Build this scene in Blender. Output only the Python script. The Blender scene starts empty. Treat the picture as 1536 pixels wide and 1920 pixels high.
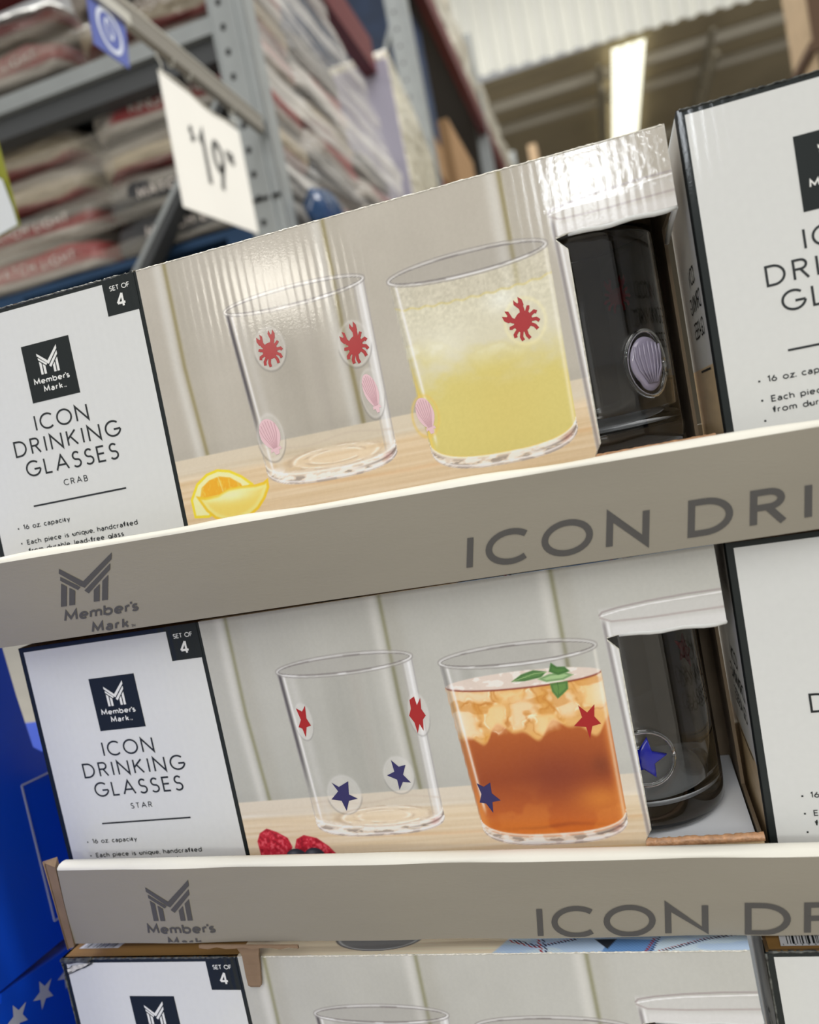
import bpy, math, random
import numpy as np
from mathutils import Vector, Matrix

random.seed(7)
SC = bpy.context.scene
COL = SC.collection

# ------------------------------------------------------------------ camera, world, exposure
F_PX = 1453.01
cam_d = bpy.data.cameras.new('camera')
cam = bpy.data.objects.new('camera', cam_d)
COL.objects.link(cam)
CR = Vector((0.94713764, 0.25428669, -0.19562351))
CU = Vector((0.16894604, 0.12304232, 0.97791504))
CF = Vector((-0.27274075, 0.95926997, -0.07357728))
CL = Vector((0.33930785, -0.35173099, 0.0640508))
cam.matrix_world = Matrix(((CR.x, CU.x, -CF.x, CL.x), (CR.y, CU.y, -CF.y, CL.y), (CR.z, CU.z, -CF.z, CL.z), (0, 0, 0, 1)))
cam_d.sensor_fit = 'HORIZONTAL'
cam_d.sensor_width = 36.0
cam_d.lens = F_PX / 1536 * 36.0
cam_d.clip_start = 0.02
cam_d.clip_end = 200
cam_d.dof.use_dof = True
cam_d.dof.focus_distance = 0.375
cam_d.dof.aperture_fstop = 7.5
SC.camera = cam

SC.view_settings.view_transform = 'Standard'
SC.view_settings.look = 'None'
SC.view_settings.exposure = 0.0
SC.view_settings.gamma = 1.0
SC.view_settings.use_curve_mapping = False

W = bpy.data.worlds.new('daylight')
SC.world = W
W.use_nodes = True
bg = W.node_tree.nodes['Background']
bg.inputs[0].default_value = (0.86, 0.865, 0.855, 1)
bg.inputs[1].default_value = 0.42


def area(name, loc, target, size, size_y, power, col=(1, 1, 1)):
    d = bpy.data.lights.new(name, 'AREA')
    d.shape = 'RECTANGLE'
    d.size = size
    d.size_y = size_y
    d.energy = power
    d.color = col
    o = bpy.data.objects.new(name, d)
    o.location = loc
    o.rotation_euler = (Vector(target) - Vector(loc)).to_track_quat('-Z', 'Y').to_euler()
    COL.objects.link(o)
    return o


# lamp rows of the hall behind the photographer, plus area lights for fill
area('roof_fill', (1.2, -6.5, 6.5), (0.3, 0.0, 0), 7, 7, 380, (1.0, 0.985, 0.95))  # soft hall light from above, moved forward as fill for the boxes
area('aisle_lamp_row', (-4.93, -14.8, 4.3), (0.2, 0, 0.1), 1.7, 1.1, 230, (1.0, 0.95, 0.84))
area('aisle_lamp_row', (1.30, -13.4, 4.35), (0.33, 0, 0.1), 1.1, 1.2, 150, (0.9, 0.95, 1.0))
area('side_fill', (7.5, 1.0, 6.0), (-0.3, 1.8, 0.8), 5, 4, 900, (1.0, 0.985, 0.95))  # added unseen light that brightens the price card, film and right-facing sides
area('rear_fill', (-3.0, 5.0, 10.0), (-1.0, 3.0, 0), 6, 8, 1700, (1.0, 0.97, 0.9))  # added unseen light that brightens the upper wall and tray tops


# ------------------------------------------------------------------ helpers
def lin(c):
    return tuple(((x / 12.92) if x <= 0.04045 else ((x + 0.055) / 1.055) ** 2.4) for x in c)


def rgb(r, g, b):
    return lin((r / 255, g / 255, b / 255))


MATS = {}


def mat(name, col=(0.8, 0.8, 0.8), rough=0.6, metal=0.0, noise=0.0, nscale=40.0, bump=0.0, bscale=200.0,
        vcol=None, coat=0.0, flute=0.0, spec=0.5, stretch=None, coat_rough=0.2, emit=0.0):
    if name in MATS:
        return MATS[name]
    m = bpy.data.materials.new(name)
    m.use_nodes = True
    nt = m.node_tree
    N, L = nt.nodes, nt.links
    b = N['Principled BSDF']
    b.inputs['Roughness'].default_value = rough
    b.inputs['Metallic'].default_value = metal
    b.inputs['Specular IOR Level'].default_value = spec
    b.inputs['Coat Weight'].default_value = coat
    b.inputs['Coat Roughness'].default_value = coat_rough
    tc = N.new('ShaderNodeTexCoord')
    mp = N.new('ShaderNodeMapping')
    if stretch:
        mp.inputs['Scale'].default_value = stretch
    L.new(tc.outputs['Object'], mp.inputs[0])
    if vcol:
        a = N.new('ShaderNodeAttribute')
        a.attribute_name = vcol
        base = a.outputs['Color']
    else:
        r = N.new('ShaderNodeRGB')
        r.outputs[0].default_value = (*col, 1)
        base = r.outputs[0]
    if noise > 0:
        n = N.new('ShaderNodeTexNoise')
        n.inputs['Scale'].default_value = nscale
        n.inputs['Detail'].default_value = 4
        L.new(mp.outputs[0], n.inputs['Vector'])
        mr = N.new('ShaderNodeMapRange')
        mr.inputs['From Min'].default_value = 0.3
        mr.inputs['From Max'].default_value = 0.7
        mr.inputs['To Min'].default_value = 1 - noise
        mr.inputs['To Max'].default_value = 1 + noise
        L.new(n.outputs[0], mr.inputs[0])
        mx = N.new('ShaderNodeVectorMath')
        mx.operation = 'SCALE'
        L.new(base, mx.inputs[0])
        L.new(mr.outputs[0], mx.inputs['Scale'])
        base = mx.outputs[0]
    L.new(base, b.inputs['Base Color'])
    if emit > 0:
        L.new(base, b.inputs['Emission Color'])
        b.inputs['Emission Strength'].default_value = emit
    if bump > 0 or flute > 0:
        last = None
        if flute > 0:
            w = N.new('ShaderNodeTexWave')
            w.wave_type = 'BANDS'
            w.bands_direction = 'X'
            w.inputs['Scale'].default_value = 75
            w.inputs['Distortion'].default_value = 0.6
            w.inputs['Detail'].default_value = 1
            L.new(tc.outputs['Object'], w.inputs['Vector'])
            b1 = N.new('ShaderNodeBump')
            b1.inputs['Strength'].default_value = 1
            b1.inputs['Distance'].default_value = flute
            L.new(w.outputs['Fac'], b1.inputs['Height'])
            last = b1.outputs[0]
        if bump > 0:
            n2 = N.new('ShaderNodeTexNoise')
            n2.inputs['Scale'].default_value = bscale
            n2.inputs['Detail'].default_value = 3
            L.new(mp.outputs[0], n2.inputs['Vector'])
            b2 = N.new('ShaderNodeBump')
            b2.inputs['Strength'].default_value = 1
            b2.inputs['Distance'].default_value = bump
            L.new(n2.outputs[0], b2.inputs['Height'])
            if last is not None:
                L.new(last, b2.inputs['Normal'])
            last = b2.outputs[0]
        L.new(last, b.inputs['Normal'])
        L.new(last, b.inputs['Coat Normal'])
    MATS[name] = m
    return m


def glass_mat(name, col, rough=0.02):
    m = bpy.data.materials.new(name)
    m.use_nodes = True
    b = m.node_tree.nodes['Principled BSDF']
    b.inputs['Base Color'].default_value = (*col, 1)
    b.inputs['Transmission Weight'].default_value = 1.0
    b.inputs['Roughness'].default_value = rough
    b.inputs['IOR'].default_value = 1.48
    return m


def clear_film(name, alpha_lo, alpha_hi, rough, scale, stretch, tint=(0.95, 0.95, 0.93)):
    """thin clear plastic: mostly see-through, glossy, its shine streaks put into colour and alpha"""
    m = bpy.data.materials.new(name)
    m.use_nodes = True
    nt = m.node_tree
    N, L = nt.nodes, nt.links
    b = N['Principled BSDF']
    b.inputs['Base Color'].default_value = (*tint, 1)
    b.inputs['Roughness'].default_value = rough
    tc = N.new('ShaderNodeTexCoord')
    mp = N.new('ShaderNodeMapping')
    mp.inputs['Scale'].default_value = stretch
    n = N.new('ShaderNodeTexNoise')
    n.inputs['Scale'].default_value = scale
    n.inputs['Detail'].default_value = 5
    n.inputs['Roughness'].default_value = 0.6
    L.new(tc.outputs['Object'], mp.inputs[0])
    L.new(mp.outputs[0], n.inputs['Vector'])
    mr = N.new('ShaderNodeMapRange')
    mr.inputs['From Min'].default_value = 0.42
    mr.inputs['From Max'].default_value = 0.66
    mr.inputs['To Min'].default_value = alpha_lo
    mr.inputs['To Max'].default_value = alpha_hi
    L.new(n.outputs[0], mr.inputs[0])
    L.new(mr.outputs[0], b.inputs['Alpha'])
    bp = N.new('ShaderNodeBump')
    bp.inputs['Distance'].default_value = 0.03
    L.new(n.outputs[0], bp.inputs['Height'])
    L.new(bp.outputs[0], b.inputs['Normal'])
    return m


def link(name, me, parent=None, m=None):
    o = bpy.data.objects.new(name, me)
    if m is not None and not me.materials:
        me.materials.append(m)
    COL.objects.link(o)
    if parent is not None:
        o.parent = parent
    return o


def mk(name, vs, fs, m, parent=None, smooth=False):
    me = bpy.data.meshes.new(name)
    me.from_pydata([tuple(v) for v in vs], [], fs)
    me.update()
    if smooth:
        for p in me.polygons:
            p.use_smooth = True
    return link(name, me, parent, m)


class MB:
    def __init__(self):
        self.v, self.f = [], []

    def add(self, vs, fs):
        n = len(self.v)
        self.v += [tuple(v) for v in vs]
        self.f += [tuple(i + n for i in f) for f in fs]
        return self

    def box(self, x0, x1, y0, y1, z0, z1):
        vs = [(x, y, z) for x in (x0, x1) for y in (y0, y1) for z in (z0, z1)]
        return self.add(vs, [(0, 1, 3, 2), (4, 6, 7, 5), (0, 4, 5, 1), (2, 3, 7, 6), (0, 2, 6, 4), (1, 5, 7, 3)])

    def poly(self, pts):
        return self.add(pts, [tuple(range(len(pts)))])

    def bar(self, a, b, wx, wy, up=(0, 0, 1)):
        a, b = Vector(a), Vector(b)
        d = (b - a).normalized()
        s = d.cross(Vector(up)).normalized()
        u = s.cross(d)
        vs = []
        for p in (a, b):
            for i, j in ((-1, -1), (1, -1), (1, 1), (-1, 1)):
                vs.append(p + s * (i * wx / 2) + u * (j * wy / 2))
        return self.add(vs, [(3, 2, 1, 0), (4, 5, 6, 7), (0, 1, 5, 4), (1, 2, 6, 5), (2, 3, 7, 6), (3, 0, 4, 7)])

    def tube(self, pts, r, seg=8):
        pts = [Vector(p) for p in pts]
        n0 = len(self.v)
        for i, p in enumerate(pts):
            d = (pts[min(i + 1, len(pts) - 1)] - pts[max(i - 1, 0)]).normalized()
            s = d.cross(Vector((0.13, 0.21, 0.97))).normalized()
            u = s.cross(d)
            rr = r[i] if isinstance(r, (list, tuple)) else r
            for k in range(seg):
                a = 2 * math.pi * k / seg
                self.v.append(tuple(p + s * math.cos(a) * rr + u * math.sin(a) * rr))
        for i in range(len(pts) - 1):
            for k in range(seg):
                a, b = n0 + i * seg + k, n0 + i * seg + (k + 1) % seg
                self.f.append((a, b, b + seg, a + seg))
        self.f.append(tuple(n0 + k for k in range(seg))[::-1])
        self.f.append(tuple(n0 + (len(pts) - 1) * seg + k for k in range(seg)))
        return self

    def build(self, name, m, parent=None, smooth=False):
        return mk(name, self.v, self.f, m, parent, smooth)


def empty(name, loc, rot=(0, 0, 0)):
    o = bpy.data.objects.new(name, None)
    o.empty_display_size = 0.02
    o.location = loc
    o.rotation_euler = rot
    COL.objects.link(o)
    return o


def tag(o, label, cat, group=None):
    o['label'] = label
    o['category'] = cat
    if group:
        o['group'] = group
    return o


def struct(o):
    o['kind'] = 'structure'
    return o


def bevel(o, w, seg=2):
    b = o.modifiers.new('bevel', 'BEVEL')
    b.width = w
    b.segments = seg
    b.limit_method = 'ANGLE'
    return o


# ------------------------------------------------------------------ a geometric sans as stroked letter shapes
def arc(cx, cy, rx, ry, a0, a1):
    n = max(4, int(abs(a1 - a0) / 12))
    return [(cx + rx * math.cos(math.radians(a0 + (a1 - a0) * i / n)), cy + ry * math.sin(math.radians(a0 + (a1 - a0) * i / n))) for i in range(n + 1)]


X = 0.66   # x-height
G = {
    'I': (0.0, [[(0, 0), (0, 1)]]),
    'C': (0.84, [arc(.5, .5, .5, .5, 47, 313)]),
    'O': (1.0, [arc(.5, .5, .5, .5, 0, 360)]),
    'N': (0.78, [[(0, 0), (0, 1), (.78, 0), (.78, 1)]]),
    'D': (0.78, [[(.28, 0), (0, 0), (0, 1), (.28, 1)], arc(.28, .5, .5, .5, 90, -90)]),
    'R': (0.6, [[(0, 0), (0, 1), (.3, 1)], arc(.3, .76, .25, .24, 90, -90), [(.3, .52), (0, .52)], [(.28, .52), (.6, 0)]]),
    'K': (0.66, [[(0, 0), (0, 1)], [(.6, 1), (0, .42)], [(.2, .61), (.66, 0)]]),
    'G': (0.98, [arc(.5, .5, .5, .5, 47, 352), [(.995, .44), (.55, .44)]]),
    'L': (0.45, [[(0, 1), (0, 0), (.45, 0)]]),
    'A': (0.86, [[(0, 0), (.43, 1), (.86, 0)], [(.15, .34), (.71, .34)]]),
    'S': (0.54, [arc(.28, .75, .23, .25, 35, 250) + arc(.27, .25, .27, .26, 75, -145)[1:]]),
    'E': (0.48, [[(.48, 1), (0, 1), (0, 0), (.48, 0)], [(0, .52), (.44, .52)]]),
    'T': (0.6, [[(0, 1), (.6, 1)], [(.3, 1), (.3, 0)]]),
    'B': (0.58, [[(.3, 0), (0, 0), (0, 1), (.28, 1)], arc(.28, .76, .22, .24, 90, -90), [(0, .52), (.3, .52)], arc(.3, .26, .26, .26, 90, -90)]),
    'F': (0.46, [[(.46, 1), (0, 1), (0, 0)], [(0, .52), (.42, .52)]]),
    'M': (0.9, [[(0, 0), (.08, 1), (.45, .2), (.82, 1), (.9, 0)]]),
    'H': (0.72, [[(0, 0), (0, 1)], [(.72, 0), (.72, 1)], [(0, .52), (.72, .52)]]),
    'a': (0.46, [arc(.235, .44, .21, .22, 145, 0) + [(.455, 0)], arc(.215, .19, .215, .19, 0, 360)]),
    'b': (0.56, [arc(.28, X / 2, .28, X / 2, 0, 360), [(0, 1.05), (0, 0)]]),
    'c': (0.46, [arc(.28, X / 2, .28, X / 2, 50, 310)]),
    'd': (0.56, [arc(.28, X / 2, .28, X / 2, 0, 360), [(.56, 1.05), (.56, 0)]]),
    'e': (0.56, [arc(.28, X / 2, .28, X / 2, 0, 310), [(0, X / 2), (.56, X / 2)]]),
    'f': (0.3, [[(.12, 0), (.12, .85)] + arc(.27, .85, .15, .17, 180, 80), [(0, X), (.28, X)]]),
    'g': (0.56, [arc(.28, X / 2, .28, X / 2, 0, 360), [(.56, X), (.56, -.08)] + arc(.29, -.08, .27, .22, 0, -150)]),
    'h': (0.48, [[(0, 0), (0, 1.05)], arc(.24, .4, .24, .26, 180, 0) + [(.48, 0)]]),
    'i': (0.0, [[(0, 0), (0, X)], [(0, .86), (0, .95)]]),
    'k': (0.44, [[(0, 0), (0, 1.05)], [(.4, X), (0, .27)], [(.14, .4), (.44, 0)]]),
    'l': (0.0, [[(0, 0), (0, 1.05)]]),
    'm': (0.8, [[(0, 0), (0, X)], arc(.2, .44, .2, .22, 180, 0) + [(.4, 0)], arc(.6, .44, .2, .22, 180, 0) + [(.8, 0)]]),
    'n': (0.46, [[(0, 0), (0, X)], arc(.23, .4, .23, .26, 180, 0) + [(.46, 0)]]),
    'o': (0.6, [arc(.3, X / 2, .3, X / 2, 0, 360)]),
    'p': (0.56, [arc(.28, X / 2, .28, X / 2, 0, 360), [(0, X), (0, -.32)]]),
    'q': (0.56, [arc(.28, X / 2, .28, X / 2, 0, 360), [(.56, X), (.56, -.32)]]),
    'r': (0.28, [[(0, 0), (0, X)], arc(.2, .42, .2, .22, 180, 70)]),
    's': (0.38, [arc(.2, .49, .16, .17, 40, 250) + arc(.19, .17, .19, .17, 75, -150)[1:]]),
    't': (0.3, [[(.12, .88), (.12, .14)] + arc(.25, .14, .13, .14, 180, 280), [(0, X), (.28, X)]]),
    'u': (0.46, [[(0, X), (0, .26)] + arc(.23, .26, .23, .26, 180, 360), [(.46, X), (.46, 0)]]),
    'y': (0.5, [[(0, X), (.26, 0)], [(.5, X), (.16, -.32)]]),
    'z': (0.44, [[(0, X), (.44, X), (0, 0), (.44, 0)]]),
    '.': (0.02, [[(0, -.05), (0, .12)]]),
    ',': (0.04, [[(.04, .06), (0, -.14)]]),
    '-': (0.26, [[(0, .34), (.26, .34)]]),
    "'": (0.0, [[(0, 1.02), (0, .78)]]),
    '0': (0.56, [arc(.28, .5, .28, .5, 0, 360)]),
    '1': (0.2, [[(0, .82), (.2, 1), (.2, 0)]]),
    '3': (0.5, [arc(.24, .75, .22, .25, 140, -90) + arc(.25, .25, .26, .26, 90, -145)[1:]]),
    '4': (0.6, [[(.44, 0), (.44, 1)], [(.44, 1), (0, .26)], [(0, .26), (.62, .26)]]),
    '6': (0.56, [arc(.28, .29, .28, .29, 0, 360), [(.03, .36), (.36, 1)]]),
    '8': (0.54, [arc(.27, .75, .22, .25, 0, 360), arc(.27, .26, .27, .26, 0, 360)]),
    '9': (0.56, [arc(.28, .71, .28, .29, 0, 360), [(.53, .62), (.2, 0)]]),
    '$': (0.5, [arc(.26, .7, .21, .2, 35, 250) + arc(.25, .28, .25, .22, 75, -145)[1:], [(.26, 1.08), (.26, -.1)]]),
    ' ': (0.3, []),
}


def ribbon(pts, w, out):
    """polyline -> mitred ribbon quads appended to out = (verts2d, faces)"""
    P = [Vector(p) for p in pts]
    closed = (P[0] - P[-1]).length < 1e-9 and len(P) > 3
    if closed:
        P = P[:-1]
    n = len(P)
    L_, R_ = [], []
    for i in range(n):
        if closed:
            a, b = P[i - 1], P[(i + 1) % n]
            d0, d1 = (P[i] - a).normalized(), (b - P[i]).normalized()
        else:
            d0 = (P[i] - P[i - 1]).normalized() if i > 0 else (P[1] - P[0]).normalized()
            d1 = (P[i + 1] - P[i]).normalized() if i < n - 1 else d0
        t = d0 + d1
        if t.length < 1e-6:
            t = d1
        t.normalize()
        nrm = Vector((-t.y, t.x))
        k = max(0.35, abs(nrm.dot(Vector((-d1.y, d1.x)))))
        h = w / 2 / k
        L_.append(P[i] + nrm * h)
        R_.append(P[i] - nrm * h)
    base = len(out[0])
    for i in range(n):
        out[0].append((L_[i].x, L_[i].y))
        out[0].append((R_[i].x, R_[i].y))
    m = n if closed else n - 1
    for i in range(m):
        j = (i + 1) % n
        out[1].append((base + 2 * i, base + 2 * i + 1, base + 2 * j + 1, base + 2 * j))


def text2d(s, x0, x1, base, cap, w, out, xs=1.0):
    """letters between x0 and x1 on a baseline, y up; spacing adapts to the width"""
    wid = sum(G[c][0] for c in s) * cap * xs
    tight = {"'": .45, '.': .7, ',': .7}
    gw = [min(tight.get(s[i], 1), tight.get(s[i + 1], 1)) for i in range(len(s) - 1)]
    g = ((x1 - x0 - w) - wid) / max(sum(gw), .01)
    x = x0 + w / 2
    for ci, c in enumerate(s):
        for st in G[c][1]:
            pts = [(x + px * cap * xs, base + w / 2 + py * (cap - w)) for px, py in st]
            ribbon(pts, w, out)
        x += G[c][0] * cap * xs + (g * gw[ci] if ci < len(gw) else 0)


def emblem(x0, x1, z0, z1, out):
    """the interlocked M mark: two V bands over two pairs of legs (unit square, y up)"""
    quads = [
        [(0.0, .90), (0.0, .79), (.42, .42), (.47, .52)], [(.42, .42), (.47, .52), (1.0, 1.08), (1.0, .93), (.50, .37)],
        [(.03, .71), (.03, .62), (.37, .34), (.42, .40)],
        [(.50, .30), (.98, .84), (.98, .70), (.58, .22)],
        [(.05, .55), (.16, .46), (.16, 0), (.05, 0)], [(.21, .42), (.32, .33), (.32, 0), (.21, 0)],
        [(.68, .28), (.79, .40), (.79, 0), (.68, 0)], [(.84, .46), (.95, .58), (.95, 0), (.84, 0)],
    ]
    quads[1] = [(.42, .42), (.47, .52), (1.0, 1.08), (1.0, .93), (.50, .37)]
    for q in quads:
        b = len(out[0])
        out[0].extend([(x0 + (x1 - x0) * u, z0 + (z1 - z0) * v) for u, v in q])
        out[1].append(tuple(range(b, b + len(q))))


def star_pts(cx, cy, r, rot=0, sx=1.0, inner=0.45, shear=0.0):
    p = []
    for i in range(10):
        a = math.radians(90 + rot + 36 * i)
        rr = r if i % 2 == 0 else r * inner
        x, y = rr * math.cos(a), rr * math.sin(a)
        p.append((cx + x * sx + shear * y, cy + y))
    return p


# ------------------------------------------------------------------ printed picture: painted per vertex on a fine grid
LIT = 1.42     # print ink reflectance relative to the tone it shows under the shop light


class Pic:
    def __init__(s, xs, ys, base):
        s.a, s.b = np.meshgrid(xs, ys)
        s.c = np.empty(s.a.shape + (3,))
        s.c[:] = np.array(base) / 255.0
        s.rng = np.random.default_rng(3)

    def noise(s, sx, sy, seed=0, octs=3):
        out = np.zeros_like(s.a)
        amp, tot = 1.0, 0.0
        for o in range(octs):
            r = np.random.default_rng(seed * 17 + o).random((220, 220))
            u = (s.a / sx * (2 ** o)) % 219
            v = (s.b / sy * (2 ** o)) % 219
            i, j = u.astype(int), v.astype(int)
            fu, fv = u - i, v - j
            fu, fv = fu * fu * (3 - 2 * fu), fv * fv * (3 - 2 * fv)
            q = (r[j, i] * (1 - fu) + r[j, i + 1] * fu) * (1 - fv) + (r[j + 1, i] * (1 - fu) + r[j + 1, i + 1] * fu) * fv
            out += q * amp
            tot += amp
            amp *= 0.5
        return out / tot

    def mix(s, m, col):
        col = np.array(col, float)
        if col.ndim == 1:
            col = col / 255.0
        m = np.clip(m, 0, 1)[..., None]
        s.c = s.c * (1 - m) + col * m

    def mul(s, m, k):
        m = np.clip(m, 0, 1)[..., None]
        s.c = s.c * (1 - m + m * k)

    def sdf(s, pts):
        pts = np.array(pts, float)
        x0, x1, y0, y1 = pts[:, 0].min() - 6, pts[:, 0].max() + 6, pts[:, 1].min() - 6, pts[:, 1].max() + 6
        sel = (s.a > x0) & (s.a < x1) & (s.b > y0) & (s.b < y1)
        out = np.full(s.a.shape, 99.0)
        x, y = s.a[sel], s.b[sel]
        d = np.full(x.shape, 1e9)
        ins = np.zeros(x.shape, bool)
        n = len(pts)
        for i in range(n):
            p, q = pts[i], pts[(i + 1) % n]
            ex, ey = q - p
            t = np.clip(((x - p[0]) * ex + (y - p[1]) * ey) / (ex * ex + ey * ey + 1e-12), 0, 1)
            d = np.minimum(d, (x - p[0] - t * ex) ** 2 + (y - p[1] - t * ey) ** 2)
            c = ((p[1] > y) != (q[1] > y))
            with np.errstate(all='ignore'):
                xi = (q[0] - p[0]) * (y - p[1]) / (q[1] - p[1] + 1e-12) + p[0]
            ins ^= c & (x < xi)
        d = np.sqrt(d)
        out[sel] = np.where(ins, -d, d)
        return out

    def line(s, pts, w):
        d = np.full(s.a.shape, 1e9)
        for p, q in zip(pts[:-1], pts[1:]):
            ex, ey = q[0] - p[0], q[1] - p[1]
            t = np.clip(((s.a - p[0]) * ex + (s.b - p[1]) * ey) / (ex * ex + ey * ey + 1e-12), 0, 1)
            d = np.minimum(d, np.hypot(s.a - p[0] - t * ex, s.b - p[1] - t * ey))
        return 1 - ss(d, w * 0.25, w)

    def mesh(s, name, keep=None, m=None):
        ny, nx = s.a.shape
        co = np.empty((ny, nx, 3), np.float32)
        co[..., 0] = s.a / 1000
        co[..., 1] = 0
        co[..., 2] = -s.b / 1000
        idx = np.arange(ny * nx).reshape(ny, nx)
        q = np.stack([idx[1:, :-1], idx[1:, 1:], idx[:-1, 1:], idx[:-1, :-1]], -1)
        if keep is not None:
            q = q[keep]
        q = q.reshape(-1, 4)
        me = bpy.data.meshes.new(name)
        me.vertices.add(ny * nx)
        me.vertices.foreach_set('co', co.ravel())
        nq = len(q)
        me.loops.add(nq * 4)
        me.loops.foreach_set('vertex_index', q.ravel().astype(np.int32))
        me.polygons.add(nq)
        me.polygons.foreach_set('loop_start', np.arange(0, nq * 4, 4, dtype=np.int32))
        me.update(calc_edges=True)
        c = np.clip(s.c, 0, 1)
        c = np.where(c <= 0.04045, c / 12.92, ((c + 0.055) / 1.055) ** 2.4) * LIT
        c = np.clip(c, 0, 0.97)
        col = np.ones((ny * nx, 4), np.float32)
        col[:, :3] = c.reshape(-1, 3)
        at = me.color_attributes.new('print', 'FLOAT_COLOR', 'POINT')
        at.data.foreach_set('color', col.ravel())
        me.materials.append(m)
        return me


def ss(x, a, b):
    t = np.clip((x - a) / (b - a), 0, 1)
    return t * t * (3 - 2 * t)


def gauss(x, c, w):
    return np.exp(-((x - c) / w) ** 2)


def backdrop(p, crab):
    a, b = p.a, p.b
    n1 = p.noise(30, 25, 1) - .5
    p.c += n1[..., None] * .05
    if crab:
        p.mix(ss(b, 60, 0) * .25, (184, 178, 168))
    else:
        p.mix(ss(b, 20, 95) * .5 * ss(a, 250, 150), (160, 160, 152))
        p.mix(ss(a, 180, 300) * .4, (184, 184, 180))
    for gx in (131.2, 215.6, 299.2):
        x = gx + np.where(b > 52, (b - 52) * (.06 if gx < 140 else .03), 0)
        p.mix(gauss(a, x - 4.2, 2.6) * .55, (204, 202, 196))
        p.mix(gauss(a, x + 4.5, 5) * .18, (140, 134, 118))
        p.mix(gauss(a, x, 1.15) * .85, (134, 124, 88) if crab else (128, 126, 100))
    # table
    t = 97 if crab else 99
    p.mul(gauss(b, t - 1.5, 4) * .12, .8)
    m = ss(b, t - .4, t + .5)
    p.mix(m, (196, 184, 164) if crab else (198, 188, 172))
    p.mix(ss(b, t + 7, t + 12 + (a - 115) * .0) * .85, (204, 180, 146) if crab else (206, 188, 160))
    g = p.noise(60, 1.6, 5, 4) - .5
    p.c += (g * ss(b, t + 3, t + 9))[..., None] * np.array([.10, .14, .20]) * .9
    p.mix(gauss(b, 121 + np.sin(a / 30) * 1.5, 1.2) * .3 * ss(a, 150, 200), (190, 140, 84))


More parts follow.
